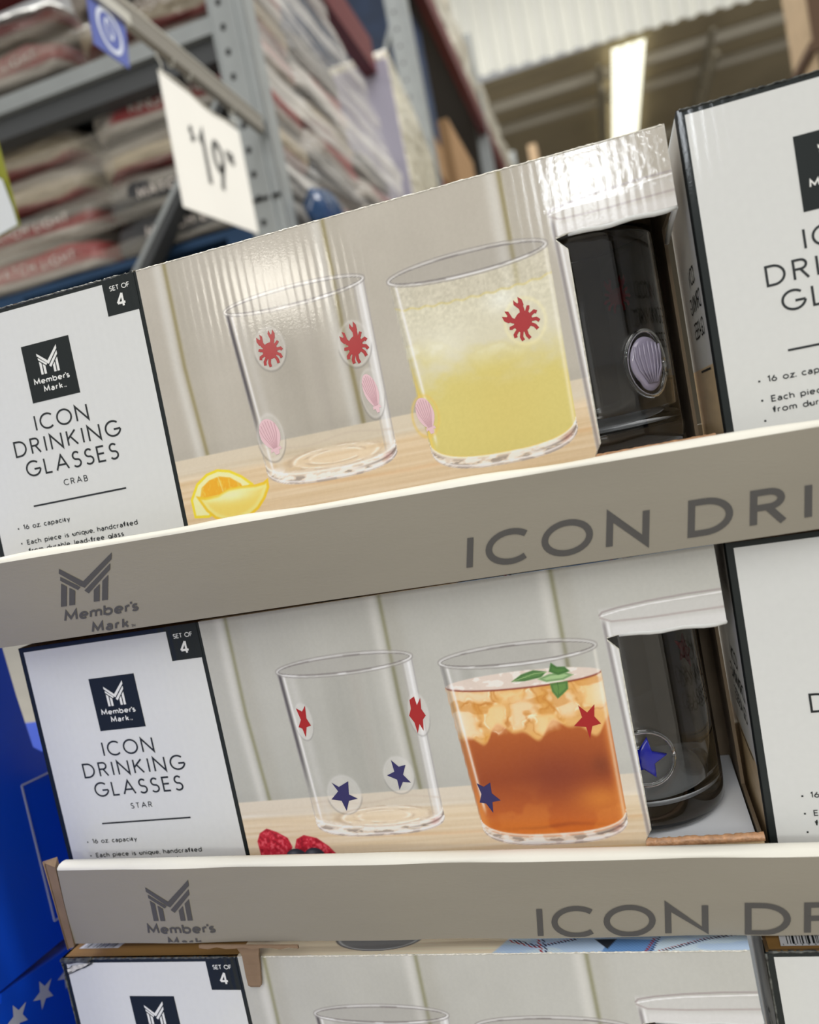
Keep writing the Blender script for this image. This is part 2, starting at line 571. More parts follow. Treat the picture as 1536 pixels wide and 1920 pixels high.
def gl(p, L0, L1, R0, R1, rc, ry, B0, ryb, liquid=None, dark_left=1.0):
    """a printed tumbler. L0->L1, R0->R1: left and right edges from rim to foot"""
    a, b = p.a, p.b
    t = (b - rc) / (B0 - rc)
    L = L0 + (L1 - L0) * t
    R = R0 + (R1 - R0) * t
    mid, half = (L + R) / 2, (R - L) / 2
    u = np.clip((a - mid) / half, -1, 1)
    k = (1 - np.abs(u) ** 2.6) ** (1 / 2.6)
    bot = B0 + ryb * k
    e = np.sqrt(1 - u * u)
    top = rc - ry * e
    front = rc + ry * e
    ins = ss(a - L, -.2, .3) * ss(R - a, -.2, .3) * ss(bot - b, -.2, .3) * ss(b - top, -.2, .3)
    body = ins * ss(b - front, -.3, .4)
    dB = bot - b
    # clear glass body: slight tint and vertical reflections
    p.mul(ins, .975)
    vb = p.noise(9, 400, 11, 2) - .5
    p.c += (vb * body * .10 * ss(100 - b, -2, 6))[..., None]
    p.mix(body * gauss(a - mid, half * .12, 3.2) * .22 * ss(100 - b, 0, 5), (150, 143, 135))
    p.mix(body * gauss(a - L, 7.5, 2.5) * .25, (206, 204, 202))
    if liquid:
        liquid(p, L, R, mid, half, u, bot, dB, ins, body, e)
    # left wall
    p.mix(body * gauss(a - L, 1.3, 1.05) * .95 * dark_left * ss(108 - b, 0, 40), (76, 72, 76))
    p.mix(body * gauss(a - L, .2, .35) * .6, (150, 146, 146))
    p.mix(body * gauss(a - L, 3.4, .7) * .75 * ss(112 - b, -4, 4), (222, 220, 220))
    # right wall
    if not liquid:
        p.mix(body * ss(a - R, -5.6, -4.4) * ss(R - a, .4, 1.0) * .62, (208, 207, 208))
        p.mix(body * gauss(a - R, -5.6, .35) * .5, (160, 156, 156))
        p.mix(body * gauss(a - R, -2.4, .8) * .6, (228, 228, 230))
        p.mix(body * gauss(a - R, -.4, .4) * .6, (150, 146, 150))
    else:
        p.mix(body * gauss(a - R, -1.2, .8) * .45, (226, 222, 212))
    # thick foot
    nz = p.noise(5, 2.0, 21, 3)
    foot = ins * ss(dB, 8.5 if not liquid else 6.0, 5)
    p.mix(foot * .55, (212, 204, 198))
    p.mix(foot * ss(nz, .5, .62) * .5, (238, 236, 238))
    p.mix(foot * ss(nz, .49, .37) * .6 * ss(dB, 5, 3.0), (118, 106, 100))
    p.mix(foot * gauss(dB, 3.0, .5) * .6 * ss(u, .2, .8), (96, 84, 78))
    p.mix(ins * gauss(dB, .3, .35) * .6, (160, 148, 146))
    p.mix(ins * gauss(dB, 1.3, .5) * .75, (232, 228, 230))
    p.mix(ins * gauss(dB, 5.2, .5) * .6, (238, 232, 228))
    p.mix(foot * gauss(a - R, -5, 2.5) * .35 * gauss(dB, 3, 1.5), (150, 70, 66))
    if not liquid:
        # inner floor ellipses
        cx_, cy_ = (L1 + R1) / 2 + 3, B0 - 1.5
        F = np.hypot((a - cx_) / (half * .72), (b - cy_) / 5.2)
        p.mix(body * ss(F, 1.15, .7) * .35, (226, 208, 182))
        for rr, w, c, al in ((1.0, .09, (168, 146, 122), .5), (.88, .05, (238, 230, 222), .6), (.66, .05, (160, 138, 116), .45), (.55, .05, (240, 232, 226), .5)):
            p.mix(body * gauss(F, rr, w) * al * ss(nz, .3, .6), c)
        p.mix(body * gauss(b, B0 - 10 + 1.2 * np.sin(a / 7), .6) * .3, (176, 160, 144))
    # rim
    F = np.hypot(u * 1.0, (b - rc) / ry)
    uu = (a - (L0 + R0) / 2) / ((R0 - L0) / 2)
    F = np.hypot(uu, (b - rc) / ry)
    grad = np.hypot(uu / ((R0 - L0) / 2), (b - rc) / ry ** 2) / np.maximum(F, 1e-3)
    d = (F - 1) / np.maximum(grad, 1e-3)
    inner = ss(-d, 0, .8)
    p.mix(inner * .25, (150, 146, 142))
    rn = p.noise(7, 3, 33, 2)
    p.mix(gauss(d, -.55, .75) * (.35 + .45 * rn), (198, 196, 197))
    p.mix(gauss(d, -1.35, .32) * .65, (108, 102, 100))
    p.mix(gauss(d, .35, .28) * .55, (122, 116, 114))
    p.mix(gauss(d, -.4, .3) * .55 * ss(b - rc, -1, 1) * ss(rn, .35, .6), (226, 226, 228))
    p.mix(gauss(d, -1.0, .35) * ss(rn, .55, .4) * .6, (110, 104, 102))


def lemonade(p, L, R, mid, half, u, bot, dB, ins, body, e):
    a, b = p.a, p.b
    surf = 48.5 + 2.8 * e + .4 * np.sin(a * .9)
    full = body * ss(dB, 4.6, 5.6)
    liq = full * ss(b - surf, -.4, .6)
    p.mix(full * .55, (206, 200, 176))
    col = np.empty(p.c.shape)
    y = np.clip((b - 50) / 70, 0, 1)
    n = p.noise(14, 10, 31, 4)
    top = np.array([198, 193, 172]) / 255
    low = np.array([196, 183, 108]) / 255
    m = ss(b + (n - .5) * 34 - (a - 277) * .12, 66, 92)[..., None]
    col = top * (1 - m) + low * m
    p.mix(liq * .96, col * np.ones_like(p.c))
    p.mix(liq * ss(n, .55, .72) * .7 * ss(b, 88, 70), (214, 212, 196))
    p.mix(liq * gauss(np.hypot((a - 291) / 9, (b - 55) / 7), 0, .8) * .8, (216, 216, 206))
    p.mix(liq * gauss(np.hypot((a - 262) / 12, (b - 70) / 10), 0, .9) * .6, (214, 211, 192))
    p.mix(liq * gauss(np.hypot((a - 285) / 22, (b - 100) / 22), 0, .9) * .35, (194, 174, 98))
    p.mix(body * gauss(b, surf, .5) * .7, (196, 182, 118))
    p.mix(full * gauss(a - L, 1.0, .8) * .75 * ss(b, 70, 90), (214, 186, 84))
    p.mix(full * gauss(a - R, -1.0, .6) * .55 * ss(b, 70, 100), (206, 178, 84))
    p.mix(body * gauss(dB, 5.4, .5) * .85, (206, 168, 62))
    fz = p.noise(1.3, 1.3, 41, 2) - .5
    p.c += (fz * full * .10 * ss(b, 75, 50))[..., None]


def iced_tea(p, L, R, mid, half, u, bot, dB, ins, body, e):
    a, b = p.a, p.b
    surf = 49.5 + 4.2 * e
    full = body * ss(dB, 3.6, 4.6)
    liq = full * ss(b - surf, -.3, .5)
    back = ins * ss(surf - b, -.3, .3) * ss(b - (49.5 - 4.2 * e), -.3, .5)
    p.mix(back * .8, (214, 196, 184))
    nb = p.noise(5, 2.5, 51, 3)
    p.mix(back * ss(nb, .5, .62) * .6, (232, 224, 220))
    # tea body
    y = np.clip((b - 72) / 52, 0, 1)
    n = p.noise(16, 12, 61, 3)
    c1, c2, c3 = np.array([166, 86, 34]) / 255, np.array([136, 60, 24]) / 255, np.array([188, 98, 34]) / 255
    yy = y[..., None]
    col = np.where(yy < .5, c1 + (c2 - c1) * (yy * 2), c2 + (c3 - c2) * (yy * 2 - 1))
    p.mix(liq, col)
    p.mix(liq * gauss(np.hypot((a - 285) / 18, (b - 98) / 14), 0, .9) * .6, (118, 50, 32))
    p.mix(liq * gauss(np.hypot((a - 306) / 6, (b - 94) / 6), 0, .8) * .5, (104, 48, 26))
    p.mix(liq * gauss(np.hypot((a - 303) / 14, (b - 110) / 8), 0, .8) * .6, (206, 130, 48))
    p.mix(liq * gauss(a - L, 1.5, 2.4) * .55, (208, 136, 70))
    p.mix(liq * gauss(a - R, -1.5, 2.2) * .6, (206, 128, 60))
    p.mix(liq * gauss(b, 121 + n * 2, .9) * .5 * (1 - np.abs(u)), (130, 56, 26))
    p.mix(liq * ss(n, .52, .65) * .25 * ss(b, 95, 118), (214, 140, 60))
    # ice band
    edge = 75 + 3.5 * np.sin(a / 4.3) + 2 * np.sin(a / 2.1)
    ice = liq * ss(edge - b, -1.2, 1.6)
    p.mix(ice * .95, (212, 166, 102))
    p.mix(ice * ss(n, .42, .62) * .6, (206, 150, 70))
    cubes = [((241, 60), (252, 58), (254, 76), (243, 77)), ((255, 60), (265, 59), (268, 73), (259, 77), (254, 70)),
             ((269, 58), (281, 54), (284, 64), (274, 74), (267, 75)), ((276, 68), (288, 64), (294, 72), (282, 78)),
             ((286, 56), (299, 56), (302, 68), (291, 70)), ((300, 52), (313, 50), (314, 66), (303, 67)), ((244, 50), (262, 53), (262, 60), (244, 58)),
             ((264, 53), (278, 53), (274, 59), (264, 60))]
    a0, b0 = p.a, p.b
    w1, w2 = p.noise(5, 5, 77, 3) - .5, p.noise(5, 5, 78, 3) - .5
    for i, q in enumerate(cubes):
        p.a, p.b = a0 + w1 * 5, b0 + w2 * 5
        d = p.sdf(q)
        p.a, p.b = a0, b0
        cc = (236, 206, 160) if i % 2 else (232, 212, 188)
        p.mix(liq * ss(-d, -.8, 3.4) * .62, cc)
        p.mix(liq * gauss(d, .2, .5) * .45 * ss(w1, -.2, .2), (176, 108, 44))
        p.mix(liq * gauss(d, -1.2, .5) * .6 * ss(w2, -.05, .25), (240, 226, 204))
    p.mix(liq * ss(a, 250, 241) * ss(76 - b, 0, 6) * .6, (226, 212, 196))
    p.mix(liq * ss(a, 304, 313) * ss(70 - b, 0, 8) * .6, (228, 212, 198))
    p.mix(liq * ss(n, .56, .62) * ss(edge - b, 0, 3) * .5, (186, 120, 44))
    p.mix(body * gauss(b, surf, .42) * .9, (118, 46, 34))
    p.mix(full * gauss(dB, 4.6, .4) * .8, (190, 100, 36))
    p.mix(ins * gauss(b - bot, 1.0, 1.2) * 0, (190, 120, 50))


def partial_glass(p):
    """the third printed tumbler, its rim ending at the window flap"""
    a, b = p.a, p.b
    L = 317.0 + (b - 24) * .03
    rim = p.line([(317.2, 24.2), (318.5, 22.9), (326, 21.6), (339, 20.4), (355, 19.6), (370, 19.4)], .7)
    rim2 = p.line([(317.4, 25.4), (322, 27.6), (339, 27.9), (355, 27.6), (370, 27.3)], .7)
    ins = ss(a - L, -.2, .4) * ss(b, 20.0, 23)
    p.mix(ins * .35, (206, 204, 206))
    p.mix(ins * gauss(a - L, 1.3, .9) * .7 * ss(b, 25, 30), (116, 110, 112))
    p.mix(ins * gauss(a - L, 3.0, .7) * .7 * ss(b, 25, 30), (226, 226, 228))
    p.mix(ss(a - L, 3.5, 5) * ss(b, 28, 31) * .45, (214, 213, 214))
    p.mix(rim * .8, (148, 138, 138))
    p.mix(rim2 * .8, (160, 150, 148))
    p.mix(p.line([(318, 24.6), (326, 23.1), (339, 21.8), (370, 20.7)], .5) * .7, (232, 230, 232))


def grid_axis(lo, hi, step, knots=()):
    pts = set(np.round(np.arange(lo, hi + 1e-6, step), 4).tolist()) | set(knots) | {hi}
    pts = sorted(pts)
    return np.array([q for i, q in enumerate(pts) if i == 0 or q - pts[i - 1] > 1e-3])


WIN = [(318.7, 34.6), (318.5, 36.2), (322.6, 40.6), (322.4, 126.6), (319.2, 132.2), (400, 132.2), (400, 33.8), (323.9, 33.9)]


def in_poly(x, y, pts):
    ins = np.zeros(x.shape, bool)
    for (x0, y0), (x1, y1) in zip(pts, pts[1:] + pts[:1]):
        c = (y0 > y) != (y1 > y)
        ins ^= c & (x < (x1 - x0) * (y - y0) / (y1 - y0 + 1e-12) + x0)
    return ins


PAPER = dict(rough=.62, spec=.3, coat=.38, flute=.000022, bump=.000018, bscale=900, coat_rough=.09)
m_print = mat('printed_card', vcol='print', **PAPER)


def paint(crab):
    xs = grid_axis(115.3, 370.0, .42)
    ys = grid_axis(0.0, 133.0, .42)
    p = Pic(xs, ys, (168, 162, 151) if crab else (168, 167, 160))
    backdrop(p, crab)
    if crab:
        gl(p, 157.7, 163.5, 230.2, 230.8, 31.0, 4.9, 111.0, 9.6)
        gl(p, 240.8, 246.6, 314.6, 314.2, 36.0, 5.6, 116.0, 12.2, liquid=lemonade, dark_left=.2)
        partial_glass(p)
        for cx, cy, rx, ry, th in ((177.6, 52.8, 7.6, 9.8, 0), (219.8, 59.6, 7.4, 10.2, 0), (169.2, 94.6, 6.6, 11.0, 0), (223.8, 84.0, 5.2, 11.2, 0)):
            F = np.hypot((p.a - cx) / rx, (p.b - cy) / ry)
            p.mix(gauss(F, 1.0, .09) * .42, (206, 203, 200))
            p.mix(gauss(F, 1.12, .05) * .35 * ss(p.b - cy, 0, 4), (100, 96, 94))
            p.mix(ss(F, 1, .8) * .25, (206, 204, 202))
        F = np.hypot((p.a - 247) / 6.2, (p.b - 99.7) / 9.6)
        p.mix(gauss(F, 1.0, .1) * .6, (206, 176, 90))
        F = np.hypot((p.a - 299.5) / 9, (p.b - 67) / 10)
        p.mix(gauss(F, 1.0, .1) * .3, (236, 226, 170))
        # lemon wedges
        fr = [(119.8, 127), (119.6, 117.5), (124.5, 110), (131, 106), (137.5, 104.8), (144, 106.4), (150, 110.2), (155.4, 115.4), (150, 118), (128, 128)]
        d = p.sdf(fr)
        p.mix(ss(-d, -.3, .3), (224, 196, 44))
        p.mix(ss(-d, 1.0, 1.6), (232, 214, 158))
        seg = [(124.8, 118), (127, 112.4), (132, 109.4), (137.6, 108.4), (143.5, 110), (148.6, 114), (150, 117)]
        d2 = p.sdf(seg)
        g = p.noise(1.5, 4, 71, 3)
        p.mix(ss(-d2, -.3, .5), (216, 158, 36))
        p.mix(ss(-d2, 0, .6) * ss(g, .5, .7) * .6, (236, 190, 84))
        p.mix(p.line([(137, 108.6), (138.4, 117)], .5) * .6, (236, 208, 140))
        fw = [(122.8, 116.0), (128, 117.6), (135, 117.6), (141, 115.4), (148, 115.2), (156, 115.8), (160.5, 115.4), (163.4, 113.9), (163.2, 118.5), (160, 123.5), (155.5, 128), (150, 131), (143.5, 132.6),
              (137, 132), (131, 129), (127, 124.6)]
        d3 = p.sdf(fw)
        p.mix(ss(-d3, -.3, .3), (226, 180, 38))
        p.mix(ss(-d3, .9, 1.8), (228, 206, 124))
        p.mix(ss(-d3, 2.0, 4.0) * .7, (222, 188, 84))
        p.mix(gauss(np.hypot((p.a - 143) / 13, (p.b - 119) / 3.5), 0, .9) * ss(-d3, 0, 1) * .8, (232, 226, 184))
    else:
        gl(p, 153.3, 157.6, 226.2, 226.4, 31.8, 5.2, 113.0, 8.8)
        gl(p, 238.8, 244.2, 313.5, 313.2, 37.2, 5.4, 120.0, 11.4, liquid=iced_tea, dark_left=.35)
        partial_glass(p)
        for cx, cy, rx, ry in ((176.2, 98.8, 8.6, 9.6), (207.2, 90.8, 7.4, 9.0), (162.6, 58.8, 4.6, 9.2), (223.8, 61, 4.8, 10.2)):
            F = np.hypot((p.a - cx) / rx, (p.b - cy) / ry)
            p.mix(gauss(F, 1.0, .09) * .42, (206, 204, 202))
            p.mix(ss(F, 1, .85) * .35, (212, 209, 204))
            p.mix(gauss(F, 1.1, .05) * .35 * ss(p.b - cy, 0, 4), (110, 106, 104))
        # mint sprig
        for q, c in (([(271.8, 50.2), (277, 47.2), (283, 45.8), (289, 47.2), (286, 49.6), (278, 50.6)], (84, 124, 68)),
                     ([(284, 50.2), (290, 48.4), (297, 48.2), (301, 50), (296, 52), (288, 52.2)], (150, 180, 128)),
                     ([(290, 47.4), (291.6, 43.2), (294, 45.4), (297.6, 45.8), (299.6, 48.2), (294, 49.4)], (72, 116, 56)),
                     ([(289.4, 53.0), (297.8, 52.6), (297.4, 56.4), (294.6, 58.6), (291.8, 60.6), (289.8, 57)], (92, 130, 66))):
            d = p.sdf(q)
            p.mix(ss(-d, -.35, .35), c)
            p.mix(gauss(d, -.6, .4) * .4, (40, 76, 40))
        p.mix(p.line([(273, 50), (283, 47.6), (289, 47.4)], .35) * .7, (150, 176, 120))
        p.mix(p.line([(293, 53), (292.6, 59)], .3) * .6, (56, 90, 46))
        # berries
        for q, seed in (([(122, 132.5), (121.6, 121), (124, 116.6), (128.6, 114.2), (134, 116.4), (139.6, 120), (141.2, 125), (139, 130), (136, 133)], 3),
                        ([(142.4, 125.6), (144.4, 121), (149, 119), (156, 121), (161.6, 125.6), (165, 130), (164, 134), (146, 134)], 5)):
            d = p.sdf(q)
            n = p.noise(1.6, 1.6, 80 + seed, 2)
            p.mix(ss(-d, -.3, .4), (176, 34, 52))
            p.mix(ss(-d, .2, .9) * ss(n, .5, .75) * .55, (226, 112, 122))
            p.mix(ss(-d, 0, .8) * ss(n, .45, .25) * .6, (120, 16, 32))
        for cx in (142.4, 152.8):
            F = np.hypot((p.a - cx) / 6.2, (p.b - 131.5) / 5.4)
            p.mix(ss(F, 1.04, .94), (44, 48, 58))
            p.mix(gauss(np.hypot((p.a - cx + 1.5) / 2.4, (p.b - 128.6) / 1.2), 0, 1) * .6, (128, 136, 146))
    n = p.noise(.9, .9, 91, 1) - .5
    p.c += n[..., None] * .012
    ac = (p.a[:-1, :-1] + p.a[1:, 1:]) / 2
    bc = (p.b[:-1, :-1] + p.b[1:, 1:]) / 2
    return p.mesh('picture_print', ~in_poly(ac, bc, WIN), m_print)


# ------------------------------------------------------------------ materials
m_board = mat('carton_board', rgb(120, 104, 84), .85, noise=.10, nscale=60)
m_white = mat('white_printed_card', tuple(c * LIT for c in rgb(194, 195, 193)), noise=.012, nscale=300, **PAPER)
m_dark = mat('dark_green_print', tuple(c * LIT for c in rgb(16, 23, 23)), **PAPER)
m_darkside = mat('dark_side_print', rgb(18, 24, 25), .8, spec=.2)
m_ink = mat('dark_ink', tuple(c * LIT for c in rgb(22, 27, 29)), rough=.5)
m_pale = mat('pale_ink', tuple(c * LIT for c in rgb(206, 206, 202)), rough=.5)
m_red_ink = mat('red_ink', tuple(c * LIT for c in rgb(150, 10, 16)), rough=.45, coat=.3)
m_blue_ink = mat('navy_ink', tuple(c * LIT for c in rgb(30, 26, 82)), rough=.45, coat=.3)
m_pink_ink = mat('pink_ink', tuple(c * LIT for c in rgb(205, 172, 178)), rough=.45, coat=.3)
m_pink_dk = mat('pink_line_ink', tuple(c * LIT for c in rgb(184, 146, 154)), rough=.45)
m_tray = mat('tray_card', tuple(c * 1.10 for c in rgb(146, 140, 127)), .55, noise=.035, nscale=25, bump=.00006, bscale=700, stretch=(.4, 1, 1.6))
m_tray_edge = mat('lit_tray_fold', tuple(min(c * 1.25, .9) for c in rgb(214, 211, 200)), .5, noise=.02, bump=.00005, bscale=600)  # lighter than the tray card, the light on the fold put into its colour
m_kraft = mat('kraft_board', rgb(138, 114, 90), .9, noise=.12, nscale=70, bump=.0002, bscale=300)
m_tray_ink = mat('grey_ink', rgb(84, 82, 80), .6)
m_insert = mat('white_insert', (.82, .84, .88), .6)
m_torn = mat('torn_glossy_edge', rgb(196, 150, 112), .35, noise=.25, nscale=400, bump=.0006, bscale=400)
m_wornedge = mat('worn_card_edge', rgb(226, 222, 210), .5, noise=.3, nscale=500, bump=.0004, bscale=500)
m_worndark = mat('worn_dark_edge', rgb(86, 88, 84), .35, noise=.9, nscale=380, bump=.0005, bscale=420)
m_glass = glass_mat('clear_glass', (.97, .98, .98))
m_star_glass = mat('blue_fused_glass', (.004, .008, .30), .08, coat=.6)
m_red_glass = mat('red_fused_glass', (.55, .02, .02), .1, coat=.5)
m_shell_glass = mat('lilac_fused_glass', (.30, .27, .36), .12, coat=.5)
m_brown_top = mat('brown_wood_print', tuple(c * LIT for c in rgb(132, 100, 56)), .5, noise=.12, nscale=30, stretch=(.2, 6, 1))
m_tape = bpy.data.materials.new('clear_tape')
m_tape.use_nodes = True
_n = m_tape.node_tree.nodes
_n.remove(_n['Principled BSDF'])
_tr, _gl, _mx, _nz, _bp = (_n.new(k) for k in ('ShaderNodeBsdfTransparent', 'ShaderNodeBsdfGlossy', 'ShaderNodeMixShader', 'ShaderNodeTexNoise', 'ShaderNodeBump'))
_gl.inputs['Roughness'].default_value = .07
_nz.inputs['Scale'].default_value = 260
_nz.inputs['Detail'].default_value = 4
_bp.inputs['Distance'].default_value = .00016
_mx.inputs[0].default_value = .028
_l = m_tape.node_tree.links
_tcx = _n.new('ShaderNodeTexCoord')
_l.new(_tcx.outputs['Object'], _nz.inputs['Vector'])
_l.new(_nz.outputs[0], _bp.inputs['Height'])
_l.new(_bp.outputs[0], _gl.inputs['Normal'])
_l.new(_tr.outputs[0], _mx.inputs[1])
_l.new(_gl.outputs[0], _mx.inputs[2])
_l.new(_mx.outputs[0], _n['Material Output'].inputs[0])

BW, BH, BD = .370, .166, .095      # box width, height, depth


def flat(out, y, h=BH):
    """2-D (mm, mm-down) layer -> box-face coordinates"""
    return [(x / 1000, y, h - b / 1000) for x, b in out[0]], out[1]


def layer(name, out, y, m, parent, keep=None):
    vs, fs = flat(out, y)
    if len(fs) > 1:   # overlapping strokes sit a hair apart so they never share a plane
        vs = [list(v) for v in vs]
        for k, f in enumerate(fs):
            for i in f:
                vs[i][1] = y - .000002 * (k % 30)
    return mk(name, vs, [tuple(reversed(f)) for f in fs] if False else fs, m, parent)


def rect(out, a0, b0, a1, b1):
    n = len(out[0])
    out[0].extend([(a0, b1), (a1, b1), (a1, b0), (a0, b0)])
    out[1].append((n, n + 1, n + 2, n + 3))


def tx(s, x0, x1, base, cap, w, out, xs=1.0):
    t = ([], [])
    text2d(s, x0, x1, 0, cap, w, t, xs)
    n = len(out[0])
    out[0].extend([(x, base - y) for x, y in t[0]])
    out[1].extend([tuple(i + n for i in f) for f in t[1]])


def crab_shape(out, cx, cy, s, rot, sx=1.0):
    def T(x, y):
        a = math.radians(rot)
        X_, Y_ = x * math.cos(a) - y * math.sin(a), x * math.sin(a) + y * math.cos(a)
        return (cx + X_ * s * sx, cy + Y_ * s)

    def P(pts):
        n = len(out[0])
        out[0].extend([T(*q) for q in pts])
        out[1].append(tuple(range(n, n + len(pts))))

    P([(math.cos(t * math.pi / 12) * 5.3, .8 + math.sin(t * math.pi / 12) * 4.4) for t in range(24)])
    for sd in (-1, 1):
        arm = [(sd * 2.2, -1.5), (sd * 3.6, -3.4), (sd * 4.4, -5.4)]
        t = ([], [])
        ribbon([T(*q) for q in arm], 2.3 * s, t)
        n = len(out[0])
        out[0].extend(t[0])
        out[1].extend([tuple(i + n for i in f) for f in t[1]])
        P([(sd * 2.7, -4.6), (sd * 2.1, -8.0), (sd * 3.5, -9.6), (sd * 3.9, -7.0), (sd * 4.6, -6.9), (sd * 6.2, -9.0), (sd * 6.9, -6.6), (sd * 5.9, -4.2), (sd * 4.2, -3.6)])
        for k, (ang, ln) in enumerate(((-20, 8.6), (10, 9.2), (38, 9.0), (64, 8.4))):
            ca, sa = math.cos(math.radians(ang)), math.sin(math.radians(ang))
            pts = [(sd * 3 * ca, .8 + 2.6 * sa), (sd * ln * .82 * ca, .6 + ln * .8 * sa), (sd * (ln * .95 * ca - .5), 1.6 + ln * .95 * sa)]
            t = ([], [])
            ribbon([T(*q) for q in pts], 1.55 * s, t)
            n = len(out[0])
            out[0].extend(t[0])
            out[1].extend([tuple(i + n for i in f) for f in t[1]])


def shell_shape(body, lines, cx, cy, rx, ry, rot=0):
    def T(x, y):
        a = math.radians(rot)
        return (cx + x * rx * math.cos(a) - y * ry * math.sin(a), cy + x * rx * math.sin(a) + y * ry * math.cos(a))
    n = len(body[0])
    pts = []
    for k in range(36):
        t = 2 * math.pi * k / 36
        x, y = math.cos(t), math.sin(t)
        if y > 0:
            x *= (1 - .35 * y * y)
        pts.append(T(x * .98, y * .86 - .1))
    body[0].extend(pts)
    body[1].append(tuple(range(n, n + 36)))
    n = len(body[0])
    kn = [(-.5, .66), (.5, .66), (.56, .84), (.28, .80), (.2, 1.02), (-.2, 1.02), (-.28, .80), (-.56, .84)]
    body[0].extend([T(*q) for q in kn])
    body[1].append(tuple(range(n, n + 8)))
    for k in range(-3, 4):
        ribbon([T(k * .06, .66), T(k * .22, -.1), T(k * .26, -.86 + .05 * abs(k) ** 1.5)], .35, lines)


PROTO = {}


def make_box(kind):
    """all meshes of a glasses box once; boxes share them"""
    parts = {}
    T = .0016
    hz = lambda b: BH - b / 1000
    # carton shell behind the prints (front wall has the corner window, right wall is open beside it)
    s = MB()
    w0, wt, wb = .3168, hz(31), hz(133.0)
    s.box(0, w0, .0004, T, 0, BH)
    s.box(w0, BW, .0004, T, wt, BH)
    s.box(w0, BW, .0004, T, 0, wb)
    s.box(0, .0016, T, BD, 0, BH)
    s.box(BW - T, BW, T, .052, wt, BH - .0002)
    s.box(BW - T, BW, T, .052, 0, wb)
    s.box(BW - T, BW, .052, BD, 0, BH)
    s.box(T, BW - T, BD - T, BD, 0, BH)
    s.box(T, BW - T, T, BD - T, 0, T)
    s.box(T, BW - T, T, BD - T, BH - T - .0003, BH - .0003)
    parts['carton'] = (s, m_board)
    s = MB().box(.270, BW - .0025, .003, BD - .003, hz(136.5), hz(135.2))
    s.box(.268, .270, .003, BD - .003, hz(136), BH - .003)
    parts['inner_tray'] = (s, m_insert)
    return parts


def front_prints(kind, parent, first):
    Z = lambda k: -.00012 * k
    # border + white label
    o = ([], [])
    rect(o, 0, 0, 115.5, 166)
    layer('label_border', o, Z(0), m_dark, parent)
    o = ([], [])
    rect(o, 2.9, 2.6, 113.1, 163.4)
    lp = layer('label_panel', o, Z(1), m_white, parent)
    # dark count badge with its lettering
    o = ([], [])
    rect(o, 95.4, 0, 114, 18.7)
    bd = layer('count_badge', o, Z(2), m_dark, parent)
    o = ([], [])
    tx('SET OF', 99.1, 110.7, 6.9, 2.5, .38, o)
    tx('4', 101.7, 107.1, 15.8, 7.4, 1.15, o, .95)
    layer('badge_lettering', o, Z(3), m_pale, bd)
    # emblem square
    o = ([], [])
    rect(o, 41.1, 22.4, 70.3, 52.2)
    lg = layer('logo_panel', o, Z(2), m_dark, parent)
    o = ([], [])
    e = ([], [])
    emblem(49.4, 62.0, -38.8, -26.4, e)
    o[0].extend([(x, -z) for x, z in e[0]])
    o[1].extend(e[1])
    tx("Member's", 44.5, 66.4, 43.4, 3.1, .58, o, 1.2)
    tx('Mark', 49.6, 61.2, 47.9, 3.1, .58, o, 1.12)
    tx('TM', 61.8, 63.3, 47.9, .6, .15, o)
    layer('logo_lettering', o, Z(3), m_pale, lg)
    # product lettering
    o = ([], [])
    tx('ICON', 39.5, 72.4, 66.8, 8.6, .98, o)
    tx('DRINKING', 23.7, 89.2, 78.2, 8.6, .98, o)
    tx('GLASSES', 28.2, 85.0, 89.6, 8.6, .98, o)
    if kind == 'crab':
        tx('CRAB', 49.2, 64.0, 97.6, 3.3, .45, o)
    else:
        tx('STAR', 49.2, 63.0, 97.7, 3.3, .45, o)
    rect(o, 28.0, 104.6, 85.0, 105.5)
    for bb in (115.4, 123.5, 132.0):
        rect(o, 15.1, bb - .4, 15.9, bb + .4)
    tx('16 oz. capacity', 18.7, 48.2, 116.4, 2.75, .46, o, 1.12)
    tx('Each piece is unique, handcrafted', 19.0, 87.4, 124.7, 2.75, .46, o, 1.12)
    tx('from durable, lead-free glass', 19.0, 78.0, 129.3, 2.75, .46, o, 1.12)
    layer('lettering', o, Z(2), m_ink, parent)


m_wood_print = mat('pale_wood_print', tuple(c * LIT for c in rgb(200, 176, 138)), noise=.08, nscale=30, rough=.4, coat=.3, stretch=(.3, 1, 6))


def under_print(parent):
    # printed card continues below the window, down to the base
    o = ([], [])
    rect(o, 115.3, 133.0, 370, 166)
    layer('picture_print', o, 0.0, m_wood_print, parent)


